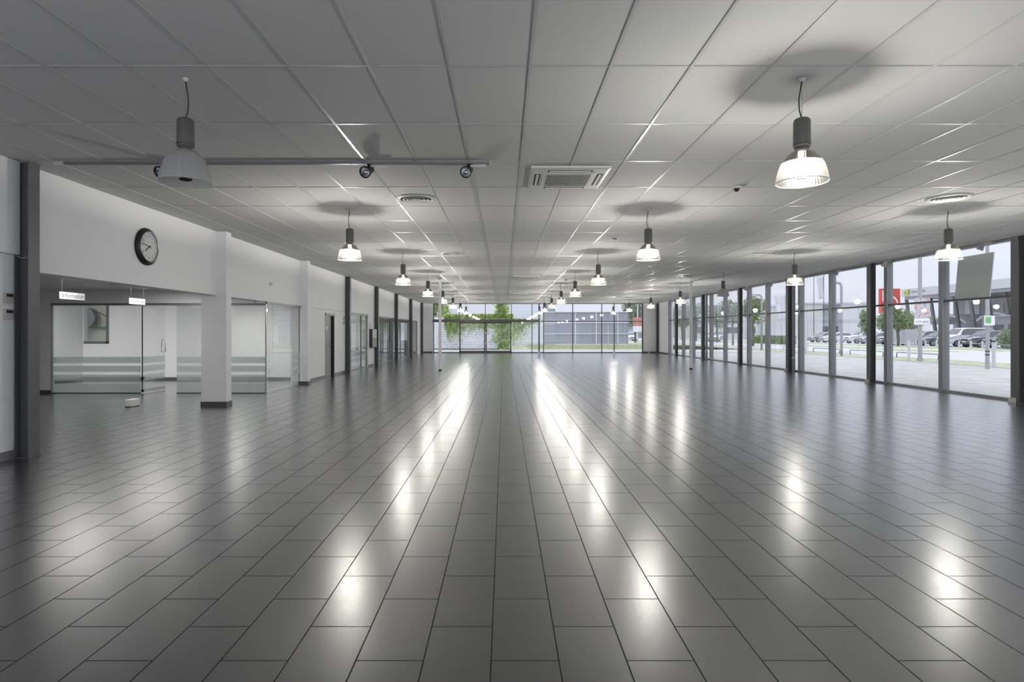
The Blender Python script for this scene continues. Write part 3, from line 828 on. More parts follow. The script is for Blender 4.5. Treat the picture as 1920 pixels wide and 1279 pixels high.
# ------------------------------------------------------------------ ceiling equipment
def cassette(Y, label):
    X = 0.80
    r = thing('air_conditioner', (X, Y, H), label, 'air conditioner', 'ceiling cassette air conditioners')
    a = 0.475; b = 0.50; z1 = H+0.001; z0 = H-0.035
    p = MB()
    p.add([(X-a,Y-b,z1),(X+a,Y-b,z1),(X+a,Y+b,z1),(X-a,Y+b,z1),(X-a,Y-b,z0+0.012),(X+a,Y-b,z0+0.012),(X+a,Y+b,z0+0.012),(X-a,Y+b,z0+0.012),
           (X-a+0.03,Y-b+0.03,z0),(X+a-0.03,Y-b+0.03,z0),(X+a-0.03,Y+b-0.03,z0),(X-a+0.03,Y+b-0.03,z0)],
          [(0,1,5,4),(1,2,6,5),(2,3,7,6),(3,0,4,7),(4,5,9,8),(5,6,10,9),(6,7,11,10),(7,4,8,11),(8,9,10,11)])
    p.build('panel', M['plastic'], r)
    g = 0.27
    MB().box(X-g-0.05, X+g+0.05, Y-g-0.05, Y+g+0.05, z0-0.008, z0+0.001).build('grille_frame', M['plastic'], r, bevel=0.004)
    MB().box(X-g, X+g, Y-g, Y+g, z0-0.0095, z0-0.007).build('filter', M['dark'], r)  # dark sheet stands in for the shaded recess behind the grille
    s = MB()
    n = 30
    for i in range(n+1):
        xx = X-g+2*g*i/n; s.box(xx-0.0022, xx+0.0022, Y-g, Y+g, z0-0.014, z0-0.0095)
    for i in range(7):
        yy = Y-g+2*g*i/6; s.box(X-g, X+g, yy-0.0025, yy+0.0025, z0-0.0142, z0-0.0098)
    s.build('grille', M['plastic'], r)
    for dx, dy in ((0,-1),(0,1),(-1,0),(1,0)):
        cx, cyy = X+dx*0.385, Y+dy*0.40
        hx, hy = (0.27, 0.035) if dx == 0 else (0.035, 0.27)
        o = MB().box(cx-hx, cx+hx, cyy-hy, cyy+hy, z0-0.0015, z0+0.001).build('air_slot', M['dark'], r)
        vx, vy = (hx*0.92, 0.016) if dx == 0 else (0.016, hy*0.92)
        MB().box(cx-vx, cx+vx, cyy-vy, cyy+vy, z0-0.007, z0-0.001).build('vane', M['plastic'], o)
cassette(7.465, 'square ceiling air conditioner cassette with dark grille nearest the camera')
cassette(21.0, 'square ceiling air conditioner cassette, middle of the three')
cassette(30.3, 'square ceiling air conditioner cassette farthest from the camera')

def diffuser(X, Y, label):
    r = thing('air_diffuser', (X, Y, H), label, 'air diffuser', 'round ceiling air diffusers')
    MB().lathe([(0.285, 0.0), (0.285, -0.012), (0.25, -0.022), (0.225, -0.012), (0.22, 0.002)], (X,Y,H), n=48).build('outer_ring', M['plastic'], r)
    MB().disc((X,Y,H-0.001), 0.225, n=48).build('throat', M['dark'], r)
    for rr in (0.20, 0.145, 0.09):
        MB().lathe([(rr, -0.024), (rr-0.022, -0.010), (rr-0.042, -0.002), (rr-0.044, -0.004), (rr-0.024, -0.013), (rr-0.002, -0.027), (rr, -0.024)], (X,Y,H), n=48).build('cone_ring', M['plastic'], r)
    MB().lathe([(0.001, -0.014), (0.035, -0.012), (0.036, -0.004), (0.001, -0.002)], (X,Y,H), n=24).build('core', M['plastic'], r)
YD = [8.68, 14.72, 20.75, 26.85, 32.9]
for nm, X, dyy in (('left', -1.30, 0), ('right', 6.54, -0.07)):
    for k, Y in enumerate(YD):
        diffuser(X, Y+dyy, f'round ceiling air diffuser, {ordn[k]} from the camera in the {nm} row')

# dome camera and detectors
r = thing('dome_camera', (3.16, 7.96, H), 'small dark dome camera on the ceiling right of the air conditioner', 'camera')
MB().cyl((3.16,7.96,H-0.03), (3.16,7.96,H), 0.07, 24).build('base', M['plastic'], r)
MB().ball((3.16,7.96,H-0.03), 0.045, 0.045, 0.04).build('dome', M['black'], r)
for X, Y, lab in ((2.31, 12.2, 'small white smoke detector on the ceiling, nearer of the two'), (2.33, 22.0, 'small white smoke detector on the ceiling, farther of the two')):
    r = thing('smoke_detector', (X, Y, H), lab, 'smoke detector', 'smoke detectors on the ceiling')
    MB().cyl((X,Y,H-0.02), (X,Y,H), 0.055, 24).build('base', M['plastic'], r)
    MB().lathe([(0.042, -0.02), (0.038, -0.045), (0.0, -0.05)], (X,Y,H), n=24).build('sensor_head', M['housing'], r)

# ------------------------------------------------------------------ lighting tracks and spots
def spot(mount, aim, label, body, grp, plate_dir=(1,0,0)):
    mx, my, mz = mount
    r = thing('track_spotlight', mount, label, 'spotlight', grp)
    a = Vector(aim).normalized()
    MB().box(mx-0.03, mx+0.03, my-0.03, my+0.03, mz-0.012, mz).build('adapter', body, r)
    pd = Vector(plate_dir).normalized()
    up = Vector((0,0,1)); sd = pd.cross(up).normalized()
    MB().obox(Vector((mx,my,mz-0.02))+pd*0.10, pd, sd, up, 0.09, 0.022, 0.012).build('driver_box', M['plastic'] if body is M['black'] else body, r)
    piv = Vector((mx, my, mz-0.075)) - pd*0.02
    MB().tube([(mx,my,mz-0.01), piv+Vector((0,0,0.03)), piv], 0.012, 8).build('yoke', body, r)
    hd = MB()
    hd.lathe([(0.0, -0.09), (0.035, -0.088), (0.045, -0.07), (0.05, -0.01), (0.066, 0.06), (0.068, 0.085), (0.06, 0.085), (0.056, 0.065)], piv + a*0.0, a, 28)
    h = hd.build('head', body, r)
    MB().lathe([(0.056, 0.066), (0.045, 0.035), (0.018, 0.015), (0.0, 0.014)], piv, a, 28).build('reflector', M['chrome'], h)
    return r
ty = 6.79
r = thing('lighting_track', (-2.7, ty, H), 'long grey lighting track across the ceiling at upper left', 'lighting track')
MB().box(-5.10, -0.165, ty-0.018, ty+0.018, H-0.032, H-0.002).build('rail', M['alu'], r)
MB().box(-5.22, -5.10, ty-0.02, ty+0.02, H-0.036, H-0.002).build('end_feed', M['plastic'], r)
MB().box(-0.165, -0.15, ty-0.02, ty+0.02, H-0.036, H-0.002).build('end_cap', M['plastic'], r)
MB().box(-5.10, -0.3, ty-0.006, ty+0.006, H-0.0335, H-0.0315).build('slot', M['dark'], r)
for X, lab in ((-3.92, 'black track spotlight half hidden behind the unlit pendant'), (-1.556, 'black track spotlight left of the air conditioner, second on the ceiling track'), (-0.40, 'black track spotlight at the right end of the ceiling track')):
    spot((X, ty, H-0.032), (-0.25, -0.86, -0.42), lab, M['black'], 'black spots on the ceiling track')
r = thing('lighting_track', (10.42, 24, H), 'long thin lighting track on the ceiling edge along the window wall', 'lighting track')
MB().box(10.40, 10.435, 7.0, 37.6, H-0.03, H-0.002).build('rail', M['alu'], r)
M['greyspot'] = mat('grey_spot_paint', (0.34, 0.34, 0.35), 0.4)
for k, Y in enumerate((12.75, 16.0, 18.3, 20.55, 22.8, 25.15, 27.75)):
    spot((10.417, Y, H-0.03), (-0.25, 0.35, -0.9), f'grey track spotlight above the window wall, {ordn[k]} from the camera', M['greyspot'], 'grey spots along the window wall', (0.2, -1, 0))

# ------------------------------------------------------------------ OUTSIDE: grounds
M['gravel'] = ground_mat('pale_gravel', (0.42, 0.415, 0.39), (0.56, 0.55, 0.525), 1.3)
M['asphalt'] = ground_mat('pale_asphalt', (0.56, 0.56, 0.58), (0.62, 0.62, 0.64), 3, 0.7, 0.1)
M['path'] = ground_mat('pale_path', (0.72, 0.72, 0.72), (0.78, 0.78, 0.78), 3, 0.8, 0.1)
M['lawn'] = ground_mat('lawn_green', (0.33, 0.37, 0.22), (0.52, 0.55, 0.40), 2.2)
M['kerb'] = mat('kerb_stone', (0.30, 0.30, 0.29), 0.8, noise=0.2, nscale=5)
def slab(name, x0, x1, y0, y1, z, m, kind='structure', lab=None, cat=None, th=0.015):
    o = MB().box(x0, x1, y0, y1, z-th, z).build(name, m)
    o['kind'] = kind
    if lab: o['label'] = lab; o['category'] = cat
    return o
slab('gravel_yard', 10.96, 20.2, -20, 70, -0.03, M['gravel'])
slab('kerb_strip', 20.2, 20.38, -20, 140, 0.0, M['kerb'])
slab('grass_verge', 20.38, 23.6, -20, 140, -0.01, M['lawn'], 'stuff', 'strip of short grass between the gravel yard and the road', 'grass')
slab('road', 23.6, 31.5, -20, 180, -0.04, M['asphalt'])
slab('grass_strip', 31.5, 35.0, 44, 180, -0.02, M['lawn'], 'stuff', 'strip of grass on the far side of the road', 'grass')
slab('road_junction', 31.5, 37.5, -20, 44, -0.04, M['asphalt'])
slab('path', 35.0, 36.6, 44, 180, -0.02, M['path'])
slab('path_corner', 37.5, 38.3, -20, 44, -0.02, M['path'])
slab('grass_field', 36.6, 42.4, 44, 180, -0.02, M['lawn'], 'stuff', 'wide grass strip in front of the parked cars', 'grass')
slab('grass_corner', 38.3, 42.4, -20, 44, -0.02, M['lawn'], 'stuff', 'grass corner beside the road junction', 'grass')
slab('car_park', 42.4, 110, -20, 180, -0.03, M['asphalt'])
slab('bounce_yard', -40, 10.96, -40, YB-0.12, -0.03, M['path'])  # unseen ground, kept pale to bounce light through the added glazing
slab('end_yard', -40, 10.96, YF+0.13, 49.3, -0.03, M['gravel'])
slab('end_lawn', -40, 13.9, 49.3, 66, -0.02, M['lawn'], 'stuff', 'weedy lawn beyond the glass end wall', 'grass')
slab('end_pavement', 13.9, 20.2, 49.3, 180, -0.03, M['path'])

# ------------------------------------------------------------------ foliage helpers
LEAFA = leaf_mat('leaf_green', (0.15, 0.21, 0.10), (0.37, 0.45, 0.24))
LEAFB = leaf_mat('leaf_grey_green', (0.19, 0.25, 0.17), (0.40, 0.47, 0.34))
LEAFC = leaf_mat('leaf_bright', (0.24, 0.36, 0.07), (0.66, 0.76, 0.28))
BARK = mat('bark', (0.16, 0.14, 0.12), 0.9, noise=0.3, nscale=12)
def leaf_quad(m, c, s, rnd):
    u = Vector((rnd.gauss(0,1), rnd.gauss(0,1), rnd.gauss(0,1))).normalized()
    w = u.cross(Vector((rnd.gauss(0,1), rnd.gauss(0,1), rnd.gauss(0,1)))).normalized()
    c = Vector(c); n = u.cross(w)*s*0.25
    m.add([c-u*s, c-w*s*0.5+n, c+u*s, c+w*s*0.5+n], [(0,1,2,3)])
def crown(m, c, rx, ry, rz, n, s, rnd):
    blobs = [(c[0]+rnd.uniform(-.55,.55)*rx, c[1]+rnd.uniform(-.55,.55)*ry, c[2]+rnd.uniform(-.55,.55)*rz, rnd.uniform(.35,.6)) for _ in range(9)]
    blobs.append((c[0], c[1], c[2], 0.75))
    for i in range(n):
        b = rnd.choice(blobs)
        d = Vector((rnd.gauss(0,1), rnd.gauss(0,1), rnd.gauss(0,1))).normalized()*(rnd.random()**0.45)*b[3]
        leaf_quad(m, (b[0]+d.x*rx, b[1]+d.y*ry, b[2]+d.z*rz), s*rnd.uniform(.7,1.3), rnd)
def tree(X, Y, h, r, trunk_h, label, lm, n=1500, s=0.16, seed=1, grp='street trees'):
    rnd = random.Random(seed)
    o = thing('tree', (X, Y, -0.02), label, 'tree', grp)
    t = MB()
    t.tube([(X, Y, -0.05), (X+0.03, Y, trunk_h*0.5), (X-0.03, Y+0.03, trunk_h), (X, Y, trunk_h+(h-trunk_h)*0.5)], 0.05*r+0.03, 10)
    for i in range(5):
        a = i*1.26; t.tube([(X, Y, trunk_h), (X+r*.35*math.cos(a), Y+r*.35*math.sin(a), trunk_h+(h-trunk_h)*.35), (X+r*.6*math.cos(a), Y+r*.6*math.sin(a), trunk_h+(h-trunk_h)*.6)], 0.03*r, 6)
    t.build('trunk', BARK, o)
    m = MB(); crown(m, (X, Y, (trunk_h+h)/2), r, r, (h-trunk_h)/2, n, s, rnd)
    m.build('crown', lm, o)
    return o
def at(px, Y): return (px-945)*Y/F

tree(at(1412, 62), 62, 5.4, 1.7, 2.3, 'street tree by the road right of the fourth window column', LEAFA, seed=3)
tree(at(1374, 66), 66, 5.2, 1.8, 2.2, 'street tree by the road seen through the fourth window', LEAFB, seed=4)
tree(at(1345, 84), 84, 5.0, 2.0, 1.9, 'street tree by the road seen between the fourth and fifth columns', LEAFB, seed=5)
tree(at(1305, 96), 96, 6.8, 2.6, 2.0, 'tall street tree seen just right of the slim white column', LEAFB, 1800, 0.2, seed=6)
tree(at(1279, 110), 110, 6.8, 2.8, 2.0, 'tall street tree seen left of the slim white column', LEAFB, 1800, 0.22, seed=7)
tree(at(1684, 62), 62, 4.5, 2.2, 1.4, 'bushy green tree in front of the red sign', LEAFA, 2600, 0.16, seed=8)
tree(at(1628, 58), 58, 3.9, 0.9, 1.2, 'smaller bushy tree left of the tree before the red sign', LEAFA, 1600, 0.16, seed=9)
tree(at(1705, 78), 78, 4.4, 2.2, 1.0, 'low bushy tree behind the gray container', LEAFA, 1600, 0.16, seed=10)
tree(at(1191, 82), 82, 7.0, 2.2, 1.6, 'green tree beyond the right end of the far glass wall', LEAFB, 2400, 0.17, seed=11, grp='trees beyond the glass end wall')
tree(at(816, 51.5), 51.5, 5.6, 1.3, 2.2, 'green tree beyond the left end of the far glass wall', LEAFC, 1400, 0.15, seed=12, grp='trees beyond the glass end wall')

def hedge(x0, x1, y0, y1, h, label, seed):
    rnd = random.Random(seed); m = MB()
    m.box(x0+.1, x1-.1, y0+.1, y1-.1, -0.05, h-0.1)
    for i in range(1500):
        f = rnd.randrange(5); x, y, z = rnd.uniform(x0,x1), rnd.uniform(y0,y1), rnd.uniform(0,h)
        if f == 0: x = x0
        elif f == 1: y = y0
        elif f < 4: z = h
        leaf_quad(m, (x, y, z), 0.12, rnd)
    tag(m.build('hedge', LEAFA), label, 'hedge')
hedge(33.2, 34.4, 69, 78, 0.95, 'clipped green hedge along the far roadside by the flag', 21)
rnd = random.Random(5)
m = MB(); crown(m, (43.4, 50.6, 0.85), 0.7, 0.8, 0.9, 900, 0.12, rnd)
tag(m.build('shrub', LEAFB), 'grey-green shrub at the right end of the chain posts', 'shrub')

# ------------------------------------------------------------------ cars
CARGLASS = mat('car_window_glass', (0.10, 0.11, 0.12), 0.08, spec=0.8)
TYRE = mat('tyre_rubber', (0.02, 0.02, 0.02), 0.8)
RIMM = mat('alloy_rim', (0.5, 0.5, 0.52), 0.3, 0.8)
LENS = mat('headlight_lens', (0.75, 0.77, 0.8), 0.1)
PLATE = mat('licence_plate', (0.8, 0.8, 0.8), 0.4)
PAINT = {'white': mat('white_car_paint', (0.72, 0.73, 0.75), 0.2), 'silver': mat('silver_car_paint', (0.45, 0.46, 0.48), 0.22, 0.4),
         'mid': mat('grey_car_paint', (0.26, 0.27, 0.29), 0.2, 0.3), 'dark': mat('dark_grey_car_paint', (0.10, 0.105, 0.115), 0.2, 0.2)}
CARS = {
 'suv':   dict(L=4.4, W=0.92, st=[(0,.42,.72,.72),(.12,.3,.86,.86),(.9,.28,.98,1.0),(1.15,.28,1.0,1.06),(1.85,.28,1.02,1.58),(2.3,.28,1.03,1.64),(3.5,.28,1.05,1.60),(4.0,.3,1.07,1.42),(4.3,.32,1.02,1.06),(4.4,.42,.8,.8)]),
 'hatch': dict(L=4.1, W=0.88, st=[(0,.36,.62,.62),(.12,.24,.76,.76),(.85,.22,.88,.90),(1.1,.22,.90,.96),(1.85,.22,.93,1.40),(2.3,.22,.95,1.46),(3.2,.22,.97,1.42),(3.75,.24,1.0,1.25),(4.0,.26,.95,.98),(4.1,.36,.72,.72)]),
 'van':   dict(L=4.9, W=0.96, st=[(0,.42,.80,.80),(.12,.3,.95,.95),(.6,.28,1.06,1.08),(.85,.28,1.10,1.2),(1.6,.28,1.15,1.82),(2.0,.28,1.16,1.9),(4.2,.28,1.16,1.88),(4.7,.3,1.16,1.75),(4.85,.32,1.1,1.3),(4.9,.42,.8,.8)]),
}
def car(X, Y, kind, paint, label, yaw=0.0):
    """front end at X facing -X"""
    spec = CARS[kind]; W = spec['W']; st = spec['st']
    r = thing('car', (X, Y, -0.03), label, 'car', 'cars parked across the road')
    ca, sa = math.cos(yaw), math.sin(yaw)
    def P(s, y, z): return (X + s*ca - y*sa, Y + s*sa + y*ca, z-0.03)
    def half(s, zl, zb, zt, e=0.0):
        k = min(1.0, 0.80+0.35*min(s, spec['L']-s))  # plan taper at the ends
        wb = W*k; wt = wb*(1-0.22*min(1, max(0, (zt-zb)/0.5)))
        return [(wb*.90+e, zl), (wb*.99+e, zl+.18), (wb+e, (zl+zb)/2+.05), (wb*.97+e, zb), (wt+e, zt-.05*(1 if zt-zb>.1 else .4)), (wt*.86, zt+e)]
    m = MB(); vs = []; n = 0
    for (s, zl, zb, zt) in st:
        hf = half(s, zl, zb, zt)
        ring = [(s, y, z) for y, z in hf] + [(s, -y, z) for y, z in reversed(hf)]
        n = len(ring); vs += [P(*p) for p in ring]
    fs = []
    for k in range(len(st)-1):
        for i in range(n): fs.append((k*n+i, k*n+(i+1)%n, (k+1)*n+(i+1)%n, (k+1)*n+i))
    fs.append(tuple(range(n-1,-1,-1))); fs.append(tuple((len(st)-1)*n+i for i in range(n)))
    m.add(vs, fs, 0, True)
    body = m.build('body', PAINT[paint], r)
    e = 0.012
    g = MB()
    s3, s4 = st[3], st[4]
    def lerp(a, b, t): return tuple(a[i]+(b[i]-a[i])*t for i in range(4))
    a, b = lerp(s3, s4, .08), lerp(s3, s4, .93)
    ha, hb = half(*a, e), half(*b, e)
    g.add([P(a[0]-e, ha[5][0]*1.02, ha[5][1]+e), P(a[0]-e, -ha[5][0]*1.02, ha[5][1]+e), P(b[0]-e, -hb[5][0], hb[5][1]+e), P(b[0]-e, hb[5][0], hb[5][1]+e)], [(0,1,2,3)])
    g.build('windscreen', CARGLASS, r)
    for sgn in (1, -1):
        g = MB(); a = lerp(st[3], st[4], .45); pts = []
        for q in [a, st[4], st[5], st[6], lerp(st[6], st[7], .8)]:
            hf = half(*q, e); z0, z1 = hf[3][1]+.03, hf[4][1]-.03
            t0 = (z0-hf[3][1])/max(.01, hf[4][1]-hf[3][1]); t1 = (z1-hf[3][1])/max(.01, hf[4][1]-hf[3][1])
            pts.append((P(q[0], sgn*(hf[3][0]+(hf[4][0]-hf[3][0])*t0), z0), P(q[0], sgn*(hf[3][0]+(hf[4][0]-hf[3][0])*t1), z1)))
        vs = [p for q in pts for p in q]
        g.add(vs, [(2*i, 2*i+2, 2*i+3, 2*i+1) for i in range(len(pts)-1)])
        g.build('side_window', CARGLASS, r)
    L_ = spec['L']
    for ws in (0.82, L_-0.85):
        for sgn in (1, -1):
            t = MB().cyl(P(ws, sgn*(W-.20), .33), P(ws, sgn*(W+.01), .33), .33, 22).build('wheel', TYRE, r)
            MB().cyl(P(ws, sgn*(W-.01), .33), P(ws, sgn*(W+.018), .33), .22, 18).build('rim', RIMM, t)
    zb = st[1][2]
    for sgn in (1, -1):
        MB().add([P(-.012, sgn*.42, zb-.16), P(.05, sgn*(W*.80), zb-.13), P(.10, sgn*(W*.84), zb-.02), P(.05, sgn*.46, zb-.05)], [(0,1,2,3)]).build('headlight', LENS, r)
        mm = MB(); c = P(st[3][0]+.25, sgn*(W+.08), st[4][2]+.06); mm.ball(c, .07, .11, .07, 10, 6); mm.build('mirror', PAINT[paint], r)
    MB().obox(P(-.01, 0, zb-.13), (ca, sa, 0), (-sa, ca, 0), (0,0,1), .02, .36, .06).build('grille', TYRE, r)
    MB().obox(P(.01, 0, st[0][1]+.02), (ca, sa, 0), (-sa, ca, 0), (0,0,1), .04, .55, .05).build('lower_intake', TYRE, r)
    MB().obox(P(-.035, 0, st[0][1]+.13), (ca, sa, 0), (-sa, ca, 0), (0,0,1), .006, .26, .055).build('number_plate', PLATE, r)
    return r
XC = 44.2
def cy_(px): return XC*F/(px-945)
car(XC, cy_(1853), 'suv', 'dark', 'dark grey car, first from the right in the row across the road')
car(XC, cy_(1808), 'suv', 'mid', 'mid grey car left of the dark grey one in the parked row')
car(XC, cy_(1766), 'van', 'white', 'white van in the parked row behind the second window mullion')
car(XC, cy_(1724), 'hatch', 'mid', 'grey car partly behind the banner pole')
car(XC+5.5, (XC+5.5)*F/(1700-945), 'suv', 'silver', 'silver car set back between the container and the banner pole')
car(XC, cy_(1652), 'suv', 'silver', 'silver car left of the pale container')
car(XC, cy_(1613), 'hatch', 'silver', 'silver hatchback seen just left of the second window column')
car(XC, cy_(1587), 'suv', 'white', 'white car behind the curved street lamp')
car(XC, cy_(1541), 'hatch', 'white', 'white car below the hanging flag')
car(XC, cy_(1518), 'hatch', 'silver', 'silver car at the left end of the parked row')
car(31.8, 88, 'hatch', 'white', 'white car far down the road seen through the fourth window', yaw=PI/2)
car(35.4, 95, 'suv', 'silver', 'silver car far down the road behind the street trees', yaw=PI/2)

# pale container on wheels
X, Y = 44.0, 44.0*F/(1678-945)
r = thing('cargo_trailer', (X, Y, -0.03), 'pale corrugated trailer box between the parked cars', 'trailer')
M['corr'] = stripe_mat('corrugated_panel', (0.50, 0.50, 0.52), (0.36, 0.36, 0.38), 'Y', 0.12, 0.3)
MB().box(X, X+2.4, Y-0.62, Y+0.62, 0.22, 1.75).build('box', M['corr'], r)
MB().box(X-0.05, X+2.45, Y-0.66, Y+0.66, 0.12, 0.22).build('chassis', PAINT['white'], r)
for yy in (-0.5, 0.5): MB().cyl((X+1.2, Y+yy-0.09, 0.13), (X+1.2, Y+yy+0.09, 0.13), 0.16, 16).build('wheel', TYRE, r)

# bollards with chain in front of the cars
M['post'] = mat('white_post', (0.62, 0.62, 0.63), 0.5)
ys = [47.8, 51.0, 52.5, 53.8, 55.2, 56.7, 58.1, 59.6, 61.0, 62.4]
for k, y in enumerate(ys):
    r = thing('bollard', (42.9, y, -0.03), f'short white bollard before the parked cars, {["first","second","third","fourth","fifth","sixth","seventh","eighth","ninth","tenth"][k]} from the right', 'bollard', 'white chain bollards')
    MB().cyl((42.9,y,-0.03), (42.9,y,0.60), 0.075, 14).build('post', M['post'], r)
    MB().ball((42.9,y,0.60), 0.075, 0.075, 0.04).build('cap', M['post'], r)
for k in range(3):
    a, b = ys[k], ys[k+1]
    pts = [(42.82, a+(b-a)*t, 0.5-0.8*t*(1-t)*(0.9 if k == 0 else 0.6)) for t in [i/10 for i in range(11)]]
    tag(MB().tube(pts, 0.022, 6).build('chain', M['post']), f'white chain sagging between the {["first and second","second and third","third and fourth"][k]} bollards from the right', 'chain', 'chains between the bollards')

# low tube barriers on the verge
for k, (a, b) in enumerate(((30.2, 33.4), (34.6, 37.9), (39.1, 42.4), (43.6, 46.9))):
    r = thing('tube_barrier', (22.4, (a+b)/2, -0.01), f'low grey tube barrier on the grass verge, {ordn[k]} from the right', 'barrier', 'low tube barriers on the verge')
    MB().tube([(22.4,a,-0.02),(22.4,a,0.27),(22.4,a+0.05,0.30),(22.4,b-0.05,0.30),(22.4,b,0.27),(22.4,b,-0.02)], 0.028, 8).build('tube', M['alu'], r)
for k, y in enumerate((24.3, 29.4, 39.4)):
    r = thing('marker_post', (20.32, y, 0), f'white marker post on the kerb of the gravel yard, {ordn[k]} from the right', 'post', 'white marker posts on the kerb')
    MB().cyl((20.32,y,0), (20.32,y,0.98), 0.065, 14).build('post', M['post'], r)
    MB().cyl((20.32,y,0.98), (20.32,y,1.02), 0.075, 14).build('cap', M['post'], r)

# poles, banner and signs
M['polegrey'] = mat('galvanised_pole', (0.42, 0.42, 0.44), 0.5, 0.2)
r = thing('flag_pole', (21.1, 29.7, 0), 'thick pale flag pole carrying the printed banner', 'pole')
MB().cyl((21.1,29.7,0), (21.1,29.7,9), 0.10, 20, 0.07).build('pole', M['polegrey'], r)
MB().cyl((21.1,29.7,0), (21.1,29.7,0.12), 0.14, 20).build('foot', M['polegrey'], r)
M['banner'] = bpy.data.materials.new('printed_banner')
nt, N, L = nodes_of(M['banner']); b = N['Principled BSDF']; b.inputs['Roughness'].default_value = 0.6
tc = N.new('ShaderNodeTexCoord'); n = N.new('ShaderNodeTexNoise'); n.inputs['Scale'].default_value = 4.5; n.inputs['Detail'].default_value = 3
L.new(tc.outputs['Object'], n.inputs['Vector'])
rp = N.new('ShaderNodeValToRGB'); e = rp.color_ramp.elements
e[0].position = 0.32; e[0].color = (0.30, 0.28, 0.36, 1); e[1].position = 0.52; e[1].color = (0.72, 0.70, 0.76, 1)
q = e.new(0.60); q.color = (0.55, 0.24, 0.20, 1); q = e.new(0.70); q.color = (0.80, 0.62, 0.55, 1)
L.new(n.outputs['Fac'], rp.inputs[0]); L.new(rp.outputs[0], b.inputs['Base Color'])
bx0, bx1, by = 20.72, 21.50, 29.55
r = thing('banner', (21.1, by, 1.83), 'printed banner with red and blue motif on the thick flag pole', 'banner')
MB().box(bx0, bx1, by-0.01, by+0.01, 2.15, 3.15).build('motif_panel', M['banner'], r)
lo = MB().box(bx0-0.02, bx1-0.02, by-0.01, by+0.01, 1.83, 2.14).build('text_panel', M['paper'], r)
text('lettering', 'NYT 8000', 0.15, frame_mtx((21.1, by-0.011, 1.96), (1,0,0), (0,0,1)), M['ink'], lo)
MB().box(bx0, bx1, by-0.015, by+0.015, 3.15, 3.19).box(bx0-0.02, bx1-0.02, by-0.015, by+0.015, 1.81, 1.83).build('batten', M['polegrey'], r)
r = thing('lamp_pole', (19.4, 23.5, -0.03), 'pale pole standing on the gravel near the right edge of the first window', 'pole')
MB().cyl((19.4,23.5,-0.03), (19.4,23.5,6), 0.075, 18, 0.06).build('pole', M['polegrey'], r)
MB().cyl((19.4,23.5,0.52), (19.4,23.5,0.56), 0.078, 18).cyl((19.4,23.5,0.66), (19.4,23.5,0.70), 0.078, 18).build('bands', M['black'], r)
r = thing('green_sign', (19.38, 23.36, 1.7), 'small white sign with green square on the pale pole', 'sign')
MB().box(19.17, 19.58, 23.36, 23.38, 1.72, 2.10).build('plate', M['paper'], r)
MB().box(19.21, 19.43, 23.352, 23.36, 1.80, 2.06).build('green_square', mat('green_sign_print', (0.22, 0.55, 0.22), 0.5, noise=0.2, nscale=20), r)
r = thing('street_lamp', (20.4, 35.4, 0), 'grey street lamp with a short arm seen through the second window', 'street lamp')
MB().tube([(20.4,35.4,0),(20.4,35.4,4.2),(20.35,35.4,4.36),(20.2,35.4,4.42),(19.95,35.4,4.42)], 0.075, 12).build('pole', M['polegrey'], r)
MB().box(19.7, 20.3, 35.3, 35.5, 4.40, 4.47).build('lantern', M['polegrey'], r)
r = thing('street_lamp', (at(1428,47), 47, 0), 'grey street lamp with a short arm seen through the third window', 'street lamp')
X = at(1428,47)
MB().tube([(X,47,0),(X,47,4.2),(X-.05,47,4.36),(X-.2,47,4.42),(X-.45,47,4.42)], 0.08, 12).build('pole', M['polegrey'], r)
MB().box(X-.7, X-.1, 46.9, 47.1, 4.40, 4.48).build('lantern', M['polegrey'], r)
# thin flag poles by the car park
for px, lab in ((1507.7, 'thin dark flag pole behind the cars, left of three'), (1526, 'thin dark flag pole behind the cars, middle of three'), (1544.5, 'thin dark flag pole with hanging flag, right of three')):
    Y = 46.8*F/(px-945)
    r = thing('flag_pole', (46.8, Y, -0.03), lab, 'flag pole', 'thin flag poles behind the parked cars')
    MB().cyl((46.8,Y,-0.03), (46.8,Y,12), 0.06, 10, 0.04).build('pole', M['steel'], r)
    MB().ball((46.8,Y,12), 0.08, 0.08, 0.08, 8, 6).build('finial', M['steel'], r)
def flag(X, Y, z0, z1, wd, label, lean=0.0):
    m = MB(); nx, nz = 8, 12; vs = []
    for j in range(nz+1):
        for i in range(nx+1):
            u, v = i/nx, j/nz
            vs.append((X-wd*u*(1-0.25*(1-v))+lean*(1-v), Y+0.12*math.sin(5*u+2*v), z0+(z1-z0)*v-0.25*u*(1-v)))
    fs = [(j*(nx+1)+i, j*(nx+1)+i+1, (j+1)*(nx+1)+i+1, (j+1)*(nx+1)+i) for j in range(nz) for i in range(nx)]
    m.add(vs, fs, 0, True)
    o = m.build('flag', M['flag'])
    s = o.modifiers.new('thickness', 'SOLIDIFY'); s.thickness = 0.01
    return tag(o, label, 'flag')
M['flag'] = mat('white_flag_cloth', (0.68, 0.68, 0.72), 0.8)
Y = 46.8*F/(1544.5-945)
f = flag(46.75, Y-0.1, 6.4, 9.6, 1.05, 'white flag with vertical grey lettering hanging from the right thin flag pole')
text('lettering', 'WWWWWWW', 0.42, frame_mtx((46.2, Y-0.28, 8.0), (0,0,1), (-1,0,0)), M['polegrey'], f) if False else None
flag(at(1475, 56), 56, 2.75, 5.0, 1.15, 'large white flag seen left of the third window column')
Y = 56
r = thing('flag_pole', (at(1476,56), 56, 0), 'pale flag pole left of the third window column', 'flag pole')
MB().cyl((at(1476,56),56,-0.02), (at(1476,56),56,6.5), 0.06, 12).build('pole', M['polegrey'], r)
MB().ball((at(1476,56),56,6.5), 0.08, 0.08, 0.08, 8, 6).build('finial', M['polegrey'], r)
